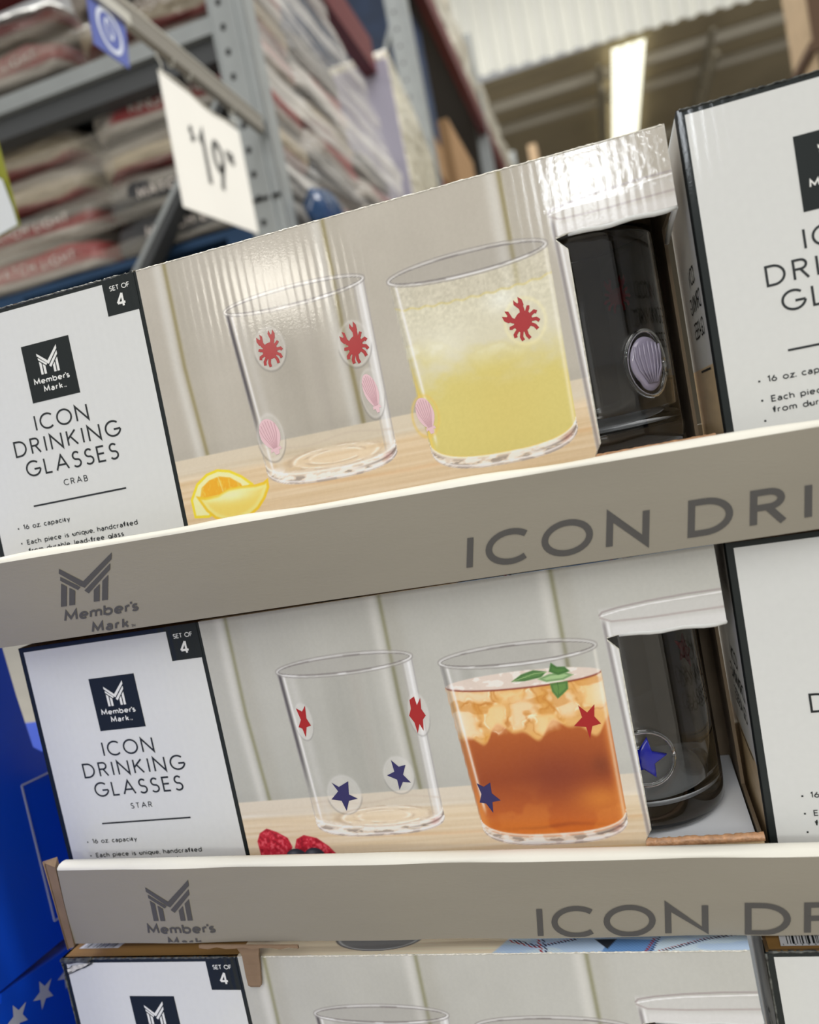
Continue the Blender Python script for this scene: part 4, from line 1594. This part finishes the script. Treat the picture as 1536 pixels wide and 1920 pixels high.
# ------------------------------------------------------------------ blue cartons on the left
m_blue = mat('royal_blue_card', rgb(0, 74, 205), .38, coat=.3, noise=.03, nscale=8, coat_rough=.3)
m_white_line = mat('white_line_ink', rgb(178, 184, 206), .6)
m_star_grey = mat('pale_star_ink', rgb(190, 192, 200), .6)
XB = -.060
prof = [(-.22, -.183), (.045, -.2025), (.13, -.208), (.13, -.082), (.062, -.082), (.0555, -.076), (.052, -.040), (.048, .03), (-.22, .03)]
root = empty('blue_carton', (-.14, -.05, -.208))
tag(root, 'glossy royal blue carton with thin white outline frame left of the star box', 'carton')
vs = [(x + .14, y + .05, z + .208) for x in (XB, -.22) for y, z in prof]
n = len(prof)
fs = [tuple(range(n))[::-1], tuple(range(n, 2 * n))] + [(i, (i + 1) % n, (i + 1) % n + n, i + n) for i in range(n)]
bevel(mk('carton', vs, fs, m_blue, root), .001)
fr = MB()
for p, q_ in (((.0384, -.0947), (.0384, -.1867)), ((.0384, -.0947), (.12, -.1030)), ((.0384, -.1867), (.12, -.1980))):
    fr.bar((XB + .0003 + .14, p[0] + .05, p[1] + .208), (XB + .0003 + .14, q_[0] + .05, q_[1] + .208), .0012, .0004, up=(1, 0, 0))
fr.build('outline_print', m_white_line, root)
root = empty('blue_star_carton', (-.14, -.05, -.3565))
tag(root, 'blue carton with a row of pale stars at the bottom left corner', 'carton')
prof = [(-.22, -.3565), (.14, -.3565), (.14, -.222), (.0451, -.2093), (-.0114, -.1990), (-.013, -.2035), (-.22, -.186)]
n = len(prof)
vs = [(x + .14, y + .05, z + .3565) for x in (XB + .001, -.22) for y, z in prof]
fs = [tuple(range(n))[::-1], tuple(range(n, 2 * n))] + [(i, (i + 1) % n, (i + 1) % n + n, i + n) for i in range(n)]
mk('carton', vs, fs, m_blue, root)
for i, (y, z, r_) in enumerate(((-.027, -.2185, .0088), (-.0052, -.2189, .0090), (.0165, -.2200, .0090), (.0375, -.2222, .0090))):
    pts = star_pts(0, 0, r_, 8, 1.0, .42)
    mk('star_print', [(XB + .0013 + .14, y + .05, z + .3565)] + [(XB + .0013 + .14, y + .05 + a, z + .3565 + b) for a, b in pts], [(0, k + 1, (k + 1) % 10 + 1) for k in range(10)], m_star_grey, root)
# narrow pale carton behind the blue one
m_palebox = mat('pale_side_card', rgb(206, 192, 178), .6, noise=.08, nscale=40)
m_redcard = mat('dark_red_card', rgb(120, 26, 30), .6)
root = empty('pale_carton', (-.031, .13, -.103))
tag(root, 'pale carton with dark red corners squeezed between blue carton and star box', 'carton')
bevel(MB().box(-.024, .026, -.055, .05, 0, .122).build('carton', m_palebox, root), .001)
MB().box(-.0245, -.010, -.0556, -.045, .097, .1222).build('red_corner', m_redcard, root)
MB().box(.004, .0264, -.0556, -.045, -.0002, .018).build('red_corner', m_redcard, root)
tag(MB().box(-.056, -.004, .080, .175, -.3565, -.1033).build('blue_box', m_blue), 'plain blue box behind the outlined blue carton', 'carton')

# ------------------------------------------------------------------ steel pallet rack with charcoal
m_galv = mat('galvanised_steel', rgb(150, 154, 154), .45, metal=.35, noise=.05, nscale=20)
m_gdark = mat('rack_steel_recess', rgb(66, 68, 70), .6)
m_hole = mat('punched_hole', rgb(24, 24, 26), .9)
rack = empty('pallet_rack', (-.3, 1.4, -1.45))
tag(rack, 'galvanised steel pallet rack with punched upright in front of the charcoal bags', 'rack')


def rk(mb, name, m):
    mb.v = [(x + .3, y - 1.4, z + 1.45) for x, y, z in mb.v]
    return mb.build(name, m, rack)


def upright(x0, x1, y0, y1, zt, holes, nm='upright'):
    b = MB()
    b.box(x0, x1 - .022, y0, y0 + .004, -1.45, zt)
    b.box(x1 - .026, x1 - .020, y0 - .006, y0 + .004, -1.45, zt)
    b.box(x1 - .020, x1, y0 + .003, y0 + .008, -1.45, zt)
    b.box(x1 - .003, x1, y0, y1, -1.45, zt)
    b.box(x0, x0 + .003, y0 - .004, y1, -1.45, zt)
    u = rk(b, nm, m_galv)
    hx = (x0 + x1 - .022) / 2 - .002
    for z in holes:
        if 'hole' not in PROTO:
            pts = [(.0058 * math.cos(t * math.pi / 8), 0, .0075 * math.sin(t * math.pi / 8)) for t in range(16)]
            PROTO['hole'] = MB().poly(pts).build('punched_hole', m_hole, u).data
            q = u.children[-1] if u.children else None
            q = [c for c in u.children][0]
        else:
            q = link('punched_hole', PROTO['hole'], u)
        q.location = (hx + .3, y0 - .0006 - 1.4, z + 1.45)
    return u


upright(-.314, -.238, 1.200, 1.265, 2.6, [.5463 + .0499 * i - (0 if i != 99 else 0) for i in range(-2, 14)])
upright(-.335, -.240, 3.26, 3.33, 3.2, [1.2 + .075 * i for i in range(0, 16)])
upright(-.33, -.24, 6.05, 6.12, 3.2, [])
upright(-.335, -.240, 8.9, 8.97, 3.2, [])
rk(MB().box(-1.9, -.316, 1.205, 1.225, .996, 1.030), 'beam', m_galv)
rk(MB().box(-1.9, -.316, 1.222, 1.268, .950, .996), 'beam_recess', m_gdark)  # recess under the beam, its shadow gap put into the dark colour
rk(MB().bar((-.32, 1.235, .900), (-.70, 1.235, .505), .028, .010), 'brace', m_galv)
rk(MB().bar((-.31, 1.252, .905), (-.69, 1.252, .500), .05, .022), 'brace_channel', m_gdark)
rk(MB().box(-.30, -.24, 1.196, 1.2, .640, .646).bar((-.31, 1.196, .6423), (-.238, 1.196, .6423), .003, .002), 'band_clip', m_hole)
m_redbeam = mat('dark_red_rack_beam', rgb(88, 18, 26), .45)
rk(MB().box(-1.9, -.33, 1.19, 1.25, 1.232, 1.38), 'red_cross_beam', m_redbeam)
rk(MB().box(-.335, -.285, 1.27, 2.585, 1.47, 1.60), 'red_beam', m_redbeam)
rk(MB().box(-.30, -.242, 3.34, 6.05, 2.42, 2.56), 'red_beam', m_redbeam)
rk(MB().box(-.30, -.242, 6.13, 8.9, 2.42, 2.56), 'red_beam', m_redbeam)
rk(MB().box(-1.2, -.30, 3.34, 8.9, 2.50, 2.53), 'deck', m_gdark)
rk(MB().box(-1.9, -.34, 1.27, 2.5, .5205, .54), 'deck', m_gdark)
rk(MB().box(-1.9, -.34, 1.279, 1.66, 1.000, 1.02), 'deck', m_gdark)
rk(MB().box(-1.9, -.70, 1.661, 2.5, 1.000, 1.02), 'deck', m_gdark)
rk(MB().bar((-.6, 3.30, 1.45), (-.30, 3.30, 2.05), .03, .02), 'brace', m_galv)
# blue pallet under the lower charcoal
m_bluepal = mat('blue_painted_wood', rgb(22, 58, 92), .7, noise=.12, nscale=12)
pal = empty('blue_pallet', (-.9, 1.85, .5405))
tag(pal, 'blue painted wooden pallet under the lower charcoal bags', 'pallet')
for i in range(6):
    MB().box(-.85, .58, -.56 + i * .2, -.42 + i * .2, .078, .095).build('deck_board', m_bluepal, pal)
for i in range(3):
    MB().box(-.85 + i * .665, -.75 + i * .665, -.56, .58, .018, .078).build('block', m_bluepal, pal)
    MB().box(-.85 + i * .665, -.75 + i * .665, -.56, .58, 0, .018).build('bottom_board', m_bluepal, pal)

m_shade = mat('shade_dark_carton', rgb(60, 54, 50), .9)  # dark colour of the added blocks, standing for shade inside the rack
tag(MB().box(-1.88, -.74, 1.72, 2.4, .6358, .995).build('shade_block', m_shade), 'added dark block as shade behind the lower left charcoal pile', 'carton')
tag(MB().box(-1.88, -.74, 1.72, 2.4, 1.021, 1.44).build('shade_block', m_shade), 'added dark block as shade behind the upper left charcoal pile', 'carton')
# charcoal bags
m_bag = mat('glossy_bag_film', vcol='print', rough=.34, coat=.7, coat_rough=.14, bump=.016, bscale=16, stretch=(.5, 1, 4.0), noise=.22, nscale=22)
BAGK = {}
LITB = LIT


def bag_mesh(kind):
    if kind in BAGK:
        return BAGK[kind]
    w, d, h = .425, .37, .0868
    nu, nv = 40, 16
    vs, cols, fs = [], [], []
    rr = random.Random(kind)
    ph = [rr.random() * 6 for _ in range(4)]
    pal = {'red': ((132, 34, 36), (128, 122, 112), (160, 154, 146)), 'silver': ((112, 104, 92), (160, 148, 126), (116, 54, 52)), 'black': ((44, 44, 46), (84, 82, 78), (190, 92, 50)),
           'mixed': ((70, 68, 64), (130, 56, 54), (134, 128, 118))}[kind]
    for i in range(nv + 1):
        v = i / nv * math.pi - math.pi / 2
        for j in range(nu):
            u = 2 * math.pi * j / nu
            cu, su = math.cos(u), math.sin(u)
            e1 = .32
            sg = lambda x, e: math.copysign(abs(x) ** e, x)
            r = sg(math.cos(v), .22)
            x = w / 2 * sg(cu, e1) * r
            y = d / 2 * sg(su, e1) * r
            z = h / 2 * sg(math.sin(v), .70)
            k = 1 + .05 * math.sin(x * 40 + ph[0]) * math.sin(z * 60 + ph[1])
            vs.append((x, y * k + .004 * math.sin(x * 60 + ph[2]), z + h / 2 + .003 * math.sin(x * 23 + ph[3]) * math.cos(v)))
            zt = (z + h / 2) / h
            c = pal[0]
            if kind == 'red':
                c = pal[0] if .30 < zt < .86 and x > -.14 else (pal[1] if zt > .86 else (pal[2] if .12 < zt else (70, 66, 64)))
            elif kind == 'silver':
                c = pal[0] if zt > .5 else (pal[1] if zt > .22 else pal[2])
            elif kind == 'black':
                c = pal[0] if zt > .22 else pal[1]
                if .30 < zt < .62 and .02 < x < .11:
                    c = pal[2]
            else:
                c = pal[0] if zt > .62 else (pal[1] if zt > .3 else pal[2])
            cols.append(c)
    for i in range(nv):
        for j in range(nu):
            a, b = i * nu + j, i * nu + (j + 1) % nu
            fs.append((a, b, b + nu, a + nu))
    me = bpy.data.meshes.new('bag')
    me.from_pydata(vs, [], fs)
    for p in me.polygons:
        p.use_smooth = True
    at = me.color_attributes.new('print', 'FLOAT_COLOR', 'POINT')
    arr = np.ones((len(vs), 4), np.float32)
    c = np.array(cols) / 255
    c = np.where(c <= 0.04045, c / 12.92, ((c + 0.055) / 1.055) ** 2.4)
    arr[:, :3] = np.clip(c * 1.2, 0, .9)
    at.data.foreach_set('color', arr.ravel())
    me.materials.append(m_bag)
    BAGK[kind] = me
    return me


m_bagtext = mat('pale_bag_ink', rgb(206, 196, 188), .5)
WORD = {}
for wd, cap, x0, x1 in (('KINGSFORD', .026, -.10, .10), ('MATCH LIGHT', .022, -.12, .12)):
    t = ([], [])
    text2d(wd, x0, x1, 0, cap, cap * .17, t)
    me = bpy.data.meshes.new('bag_lettering')
    me.from_pydata([(x, 0, y) for x, y in t[0]], [], t[1])
    me.materials.append(m_bagtext)
    WORD[wd] = me


def bag(x, y, z, kind, label, word=None, rot=0.0):
    o = link('charcoal_bag', bag_mesh(kind))
    o.location = (x, y, z)
    o.rotation_euler = (0, 0, rot)
    tag(o, label, 'bag', 'charcoal bags on the steel rack')
    if word:
        t = link('bag_lettering', WORD[word], o)
        t.location = (.02, -.1905, .034 if kind != 'black' else .028)
    return o


ORD = ['lowest', 'second', 'third', 'fourth', 'fifth', 'sixth', 'seventh']
lowL = ['red', 'mixed', 'silver', 'silver']
lowR = ['black', 'black', 'silver', 'red']
DES = {'red': 'red and white', 'silver': 'silver grey', 'black': 'black', 'mixed': 'dark red and grey'}
z0 = .6358
for r_ in range(4):
    z = z0 + r_ * .0875
    bag(-.943 + random.uniform(-.006, .004), 1.47, z, lowL[r_], '%s charcoal bag, %s from bottom, left pile under the grey beam' % (DES[lowL[r_]], ORD[r_]), 'MATCH LIGHT' if r_ in (0, 1) else None)
    bag(-.502 + random.uniform(-.003, .005), 1.46, z, lowR[r_], '%s charcoal bag, %s from bottom, right pile under the grey beam' % (DES[lowR[r_]], ORD[r_]), ('MATCH LIGHT', 'MATCH LIGHT', None, 'KINGSFORD')[r_])
upK = (('silver', 'mixed'), ('red', 'silver'), ('black', 'red'))
for r_ in range(3):
    z = 1.0215 + r_ * .0872
    if r_ == 2 and True:
        upK = upK[:2] + (('mixed', 'red'),)
    bag(-.945, 1.49, z, upK[r_][0], '%s charcoal bag, %s layer, left pile above grey beam' % (DES[upK[r_][0]], ('lowest', 'middle', 'top')[r_]), (None, 'MATCH LIGHT', None)[r_])
    bag(-.502, 1.48, z, upK[r_][1], '%s charcoal bag, %s layer, right pile above grey beam' % (DES[upK[r_][1]], ('lowest', 'middle', 'top')[r_]), (None, 'KINGSFORD', 'MATCH LIGHT')[r_])
for i in range(2):
    for r_ in range(7):
        kd = ('black', 'red', 'black', 'red', 'silver', 'red', 'black')[(r_ + i * 2) % 7]
        if i == 1 and r_ > 4:
            continue
        zz_ = z0 + r_ * .0875
        bag(-.478, 1.885 + i * .445, zz_, kd, '%s charcoal bag behind film, %s from bottom, %s of upright' % (DES[kd], ORD[r_], ('just right', 'farther right')[i]), 'KINGSFORD' if False else None, math.pi / 2)
# stretch film, shine streaks put into its colour, hanging over the side of the charcoal
m_film = clear_film('stretch_film', .04, .92, .12, 2.6, (1, .20, 12.0), (.76, .74, .70))
vs, fs = [], []
ny_, nz_ = 60, 40
for i in range(ny_ + 1):
    y = 1.285 + 1.20 * i / ny_
    top = 1.62 if y < 1.45 else 1.62 - (y - 1.45) * .50
    for j in range(nz_ + 1):
        z = .56 + (top - .56) * j / nz_
        x = -.256 + .008 * math.sin(z * 38 + y * 5) + .005 * math.sin(z * 83 - y * 7) + .002 * math.sin(y * 30)
        vs.append((x, y, z))
for i in range(ny_):
    for j in range(nz_):
        a = i * (nz_ + 1) + j
        fs.append((a, a + nz_ + 1, a + nz_ + 2, a + 1))
tag(mk('stretch_film', vs, fs, m_film, None, True), 'clear glossy stretch film over the side of the charcoal pile, right of the upright', 'plastic film')
m_film2 = clear_film('front_stretch_film', .0, .40, .12, 2.4, (.5, 1, 9.0), (.80, .74, .64))  # beige shine of the crinkles put into the film colour
for z0_, z1_, lb in ((.632, .944, 'crinkled clear film over the charcoal piles under the grey beam'), (1.034, 1.228, 'crinkled clear film over the charcoal piles above the grey beam')):
    vs, fs = [], []
    for i in range(81):
        x = -1.42 + 1.085 * i / 80
        for j in range(21):
            z = z0_ + (z1_ - z0_) * j / 20
            vs.append((x, 1.2745 + .0020 * math.sin(z * 60 + x * 9) + .002 * math.sin(z * 130 - x * 21), z))
    for i in range(80):
        for j in range(20):
            a = i * 21 + j
            fs.append((a, a + 21, a + 22, a + 1))
    tag(mk('stretch_film', vs, fs, m_film2, None, True), lb, 'plastic film')
# blue bundle low beside the upright
m_bluefilm = mat('blue_film', rgb(8, 54, 96), .25, coat=.7, bump=.01, bscale=16)
vs, fs = [], []
for i in range(13):
    for j in range(24):
        a, b = math.pi * i / 12 - math.pi / 2, 2 * math.pi * j / 24
        k = 1 + .06 * math.sin(5 * b + i)
        vs.append((.045 * math.cos(a) ** .6 * math.cos(b) * k, .12 * math.cos(a) ** .6 * math.sin(b) * k, .05 + .05 * math.sin(a)))
for i in range(12):
    for j in range(24):
        a, b = i * 24 + j, i * 24 + (j + 1) % 24
        fs.append((a, b, b + 24, a + 24))
o = tag(mk('blue_bundle', vs, fs, m_bluefilm, None, True), 'shiny blue wrapped bundle right of the upright, low behind the crab box', 'bundle')
o.location = (-.200, 1.36, .575)
o.scale = (.7, .9, 1.0)
tag(MB().box(-.235, -.13, 1.27, 1.5, .30, .5749).build('blue_crate', m_bluepal), 'blue crate under the shiny blue bundle', 'crate')
tag(MB().box(-.235, -.10, 1.27, 1.55, -1.45, .299).build('kraft_pallet_load', m_kraft), 'brown carton stack under the blue crate', 'carton')

# ------------------------------------------------------------------ goods in the next bays
m_wrapw = mat('white_wrapped_carton', rgb(206, 200, 180), .22, coat=.8, noise=.22, nscale=8, bump=.05, bscale=9, stretch=(1, .5, 3))
m_lav = mat('lavender_card', rgb(170, 166, 182), .6)
m_kbox = mat('brown_shipping_carton', rgb(150, 118, 82), .8, noise=.06, nscale=6)
m_kdark = mat('shade_brown_carton', rgb(84, 62, 44), .85)  # copy of the brown carton with shade put into its colour
m_bluebox = mat('blue_printed_carton', rgb(28, 46, 74), .6, noise=.3, nscale=9)
root = empty('white_tall_carton', (-.45, 2.85, .4))
tag(root, 'tall white film wrapped carton between the charcoal and the far upright', 'carton')
vs = [(x, y, z) for x in (-.2, .213) for (y, z) in ((-.25, 0), (-.25, 1.158), (.06, 1.06), (.34, .94), (.36, 0))]
vs = [(x if x < 0 else x, y, z) for x, y, z in vs]
fs = [(0, 1, 2, 3, 4)[::-1], (5, 6, 7, 8, 9), (0, 5, 6, 1)[::-1], (1, 6, 7, 2)[::-1], (2, 7, 8, 3)[::-1], (3, 8, 9, 4)[::-1], (4, 9, 5, 0)[::-1]]
bevel(mk('carton', vs, fs, m_wrapw, root), .01)
MB().box(-.19, .208, -.256, -.2505, .02, 1.12).build('front_label', m_lav, root)
tag(MB().box(-.85, -.20, 2.5, 3.2, -1.45, .399).build('lower_carton', m_kbox), 'brown carton under the tall white wrapped carton', 'carton')
for i, (x0, x1, y0, y1, z0_, z1, m, lb) in enumerate((
        (-1.3, -.34, 3.45, 4.2, 1.74, 2.40, m_bluebox, 'blue printed carton high behind the tall white carton'),
        (-1.2, -.34, 3.45, 4.2, 1.52, 1.735, m_kbox, 'brown carton directly under the blue printed carton'),
        (-1.2, -.35, 3.45, 4.2, 1.20, 1.515, m_redcard, 'dark red carton left of the far upright'),
        (-.85, -.30, 4.35, 5.2, 1.10, 1.95, m_kbox, 'brown carton standing right of the far upright'),
        (-.85, -.30, 6.3, 7.4, 1.2, 2.1, m_kbox, 'brown carton in the farthest rack bay'))):
    c = MB().box(x0, x1, y0, y1, z0_, z1).build('shipping_carton', m)
    bevel(c, .006)
    tag(c, lb, 'carton')
tag(MB().box(-1.3, -.34, 3.42, 7.5, -1.45, 1.099).build('lower_pallet_load', m_kdark), 'brown pallet load in shade colour at the bottom of the far bays', 'carton')
m_wrap2 = mat('white_film_goods', rgb(200, 194, 178), .3, coat=.5, noise=.25, nscale=5, bump=.03, bscale=7, stretch=(1, .6, 3))
for i, (y0, y1, zt) in enumerate(((3.5, 4.75, 3.25), (4.85, 6.0, 3.0), (6.2, 8.6, 2.95))):
    vs, fs = [], []
    n = 14
    for a in range(n + 1):
        y = y0 + (y1 - y0) * a / n
        for b in range(9):
            z = 2.57 + (zt - 2.57) * b / 8
            vs.append((-.262 + .02 * math.sin(y * 9 + b * 1.3) + .02 * math.sin(b * 2.1 + i), y, z))
        for b in range(8, -1, -1):
            vs.append((-1.1, y, 2.57 + (zt - 2.57) * b / 8))
    for a in range(n):
        for b in range(18):
            p_, q_ = a * 18 + b, a * 18 + (b + 1) % 18
            fs.append((p_, p_ + 18, q_ + 18, q_))
    fs.append(tuple(range(18)))
    fs.append(tuple(n * 18 + k for k in range(18))[::-1])
    tag(mk('wrapped_pallet_goods', vs, fs, m_wrap2, None, True), ('nearest', 'middle', 'farthest')[i] + ' white film wrapped goods on the high red beam', 'pallet load', 'film wrapped goods on the high beam')
m_strip = mat('tan_post', rgb(176, 150, 118), .7)
tag(MB().box(-.12, -.02, 9.6, 9.9, -1.45, 3.45).build('tan_post', m_strip), 'tan carton column at the far end of the left racks', 'carton')

# right-hand rack goods
m_tan = mat('light_tan_board', rgb(186, 164, 134), .7, noise=.15, nscale=9, bump=.006, bscale=12)
for x0, y0, y1, z0_, z1, lb, bk in ((1.3, 3.165, 3.46, 1.315, 2.4, 'light tan carton at the top right corner above the white label box', 'c'), (1.302, 3.13, 3.38, .9, 1.272, 'light tan carton just under the top right corner carton', 'c')):
    root = empty('tan_carton', (x0 + .2, (y0 + y1) / 2, z0_))
    tag(root, lb, 'carton')
    hx, hy = .2, (y1 - y0) / 2
    bevel(MB().box(-hx, hx, -hy, hy, 0, z1 - z0_).build('carton', m_tan, root), .008)
    MB().box(-hx + .012, hx, -hy - .004, -hy - .0005, .01, z1 - z0_ - .01).build('front_shade', m_kdark, root)  # dark panel, the shade of the front face put into its colour
tag(MB().box(1.30, 1.75, 3.1, 3.6, -1.45, .899).build('lower_pallet_load', m_kbox), 'brown pallet load under the two light tan cartons', 'carton')
tag(MB().box(1.29, 1.75, 3.12, 3.48, 1.274, 1.312).build('gap_strip', m_kdark), 'dark strip for the dark gap between the two tan cartons', 'filler strip')  # added strip, the darkness of the gap put into its colour
root = empty('wrapped_goods', (1.42, 2.7, 1.0))
mk('wrapped_goods_body', [(-.12, -.1, 0), (.3, -.1, 0), (.3, .1, 0), (-.12, .1, 0), (-.10, -.1, .14), (.3, -.1, .16), (.3, .1, .16), (-.10, .1, .14), (-.02, -.1, .5), (.3, -.1, .5), (.3, .1, .5), (-.02, .1, .5)],
   [(3, 2, 1, 0), (0, 1, 5, 4), (1, 2, 6, 5), (2, 3, 7, 6), (3, 0, 4, 7), (4, 5, 9, 8), (5, 6, 10, 9), (6, 7, 11, 10), (7, 4, 8, 11), (8, 9, 10, 11)], m_wrapw, root)
tag(root, 'white film wrapped goods at the right frame edge beside the tan carton', 'pallet load')
tag(MB().box(1.32, 1.72, 2.60, 2.80, -1.45, .999).build('lower_pallet_load', m_kbox), 'brown pallet load under the white wrapped goods at right', 'carton')

# ------------------------------------------------------------------ sign arm, hanging signs
m_rail = mat('sign_rail_steel', rgb(150, 146, 138), .35, metal=.5)
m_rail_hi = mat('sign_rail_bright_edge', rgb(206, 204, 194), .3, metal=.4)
XA = -.10
arm = empty('sign_arm', (-.2489, 1.3243, .7656))
arm.scale = (1.339,) * 3
tag(arm, 'steel sign arm reaching out from the rack upright, price cards hang below it', 'sign arm')
arm_a, arm_b = Vector((XA, .10, .600)), Vector((XA, .80, .5985))
off = Vector((-XA, -.9, -.588))
MB().bar(arm_a + off, arm_b + off, .010, .022).build('rail', m_rail, arm)
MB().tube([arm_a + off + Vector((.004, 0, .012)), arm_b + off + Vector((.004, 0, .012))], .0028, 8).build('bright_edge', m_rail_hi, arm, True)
MB().bar(Vector((XA + .008, .10, .587)) + off, Vector((XA + .008, .445, .5845)) + off, .010, .012).build('label_holder', m_rail_hi, arm)
for y in (.545, .585, .700):
    MB().tube([Vector((XA + .004 * math.sin(t / 8 * 6.28), y, .588 + .008 * math.cos(t / 8 * 6.28))) + off for t in range(9)], .0012, 6).build('hook', m_rail_hi, arm, True)

m_card = mat('white_sign_card', rgb(232, 230, 223), .45, noise=.02, nscale=8)
m_sign_ink = mat('sign_grey_ink', rgb(92, 92, 90), .6)
sg = empty('price_sign', (-.2489, .9280, .5139))
sg.scale = (1.339,) * 3
tag(sg, 'white hanging price card with grey price figures in front of the charcoal', 'sign')
A_, B_, C_, D_ = (.5087, .5612), (.7108, .5595), (.7052, .4140), (.4993, .3998)
vs = []
for x in (0, -.0012):
    vs += [(x, y - .604, z - .40) for y, z in (A_, B_, C_, D_)]
mk('card', vs, [(0, 1, 2, 3)[::-1], (4, 5, 6, 7), (0, 4, 5, 1), (1, 5, 6, 2), (2, 6, 7, 3), (3, 7, 4, 0)], m_card, sg)


def on_card(u, v):
    ax = (A_[0] * (1 - u) + B_[0] * u) * (1 - v) + (D_[0] * (1 - u) + C_[0] * u) * v
    az = (A_[1] * (1 - u) + B_[1] * u) * (1 - v) + (D_[1] * (1 - u) + C_[1] * u) * v
    return (.0008, ax - .604, az - .40)


def card_text(s, u0, u1, v1, cap, w, parent, nm, xs=1.0):
    t = ([], [])
    text2d(s, u0, u1, 0, cap, w, t, xs)
    mk(nm, [on_card(x, v1 - y * 1.38) for x, y in t[0]], t[1], m_sign_ink, parent)


card_text('19', .34, .66, .74, .34, .045, sg, 'price_figures', .6)
card_text('$', .23, .30, .42, .10, .018, sg, 'dollar_mark')
card_text('98', .70, .82, .42, .09, .018, sg, 'cents_figures')
MB().tube([(0, .5087 - .604 + .2 * i / 8, .5612 - .40 + .004 * math.sin(i)) for i in range(9)], .0016, 6).build('film_edge', m_rail_hi, sg, True)
for y in (.515, .700):
    MB().tube([(.002 * math.sin(t), y - .604, .163 + .004 * t) for t in range(7)], .0008, 6).build('wire_loop', m_rail_hi, sg, True)
m_bluesign = mat('periwinkle_sign_card', rgb(84, 96, 160), .5)
m_bluesign_ink = mat('sign_white_ink', rgb(196, 202, 216), .6)
bs = empty('blue_aisle_sign', (-.2382, .6681, .6840))
bs.scale = (1.339,) * 3
tag(bs, 'small blue hanging sign with white ring figure at the top left', 'sign')
vs = []
for x in (0, -.0012):
    vs += [(x, y, z) for y, z in ((-.035, .054), (.031, .054), (.019, .0), (-.040, .0))]
mk('card', vs, [(0, 1, 2, 3)[::-1], (4, 5, 6, 7), (0, 4, 5, 1), (1, 5, 6, 2), (2, 6, 7, 3), (3, 7, 4, 0)], m_bluesign, bs)
t = ([], [])
ribbon([(.019 * math.cos(a_ * math.pi / 12) - .006, .028 + .021 * math.sin(a_ * math.pi / 12)) for a_ in range(25)], .0048, t)
ribbon([(.006 * math.cos(a_ * math.pi / 12) - .006, .030 + .010 * math.sin(a_ * math.pi / 12)) for a_ in range(25)], .003, t)
mk('ring_figure', [(.0006, x, y) for x, y in t[0]], t[1], m_bluesign_ink, bs)
# white card with olive back at the left edge
m_olive = mat('olive_card_edge', rgb(150, 152, 46), .6)
m_card2 = mat('cool_white_card', rgb(232, 236, 238), .4)
cs = empty('side_price_card', (-.2809, .4369, .4134))
tag(cs, 'white card with olive green edge at the left frame edge', 'sign')
dx, dy = -.9575, .2884
mk('card', [(0, 0, 0), (dx * .12, dy * .12, 0), (dx * .12, dy * .12, .14), (-.009, .003, .055), (-.002, .0008, .02)], [(0, 1, 2, 3, 4)[::-1]], m_card2, cs)
mk('olive_backing', [(.0012, .003, -.0006), (dx * .12, dy * .12 + .004, -.0006), (dx * .12, dy * .12 + .004, .16), (-.0035, .004, .105), (.0, .004, .03)], [(0, 1, 2, 3, 4)[::-1]], m_olive, cs)
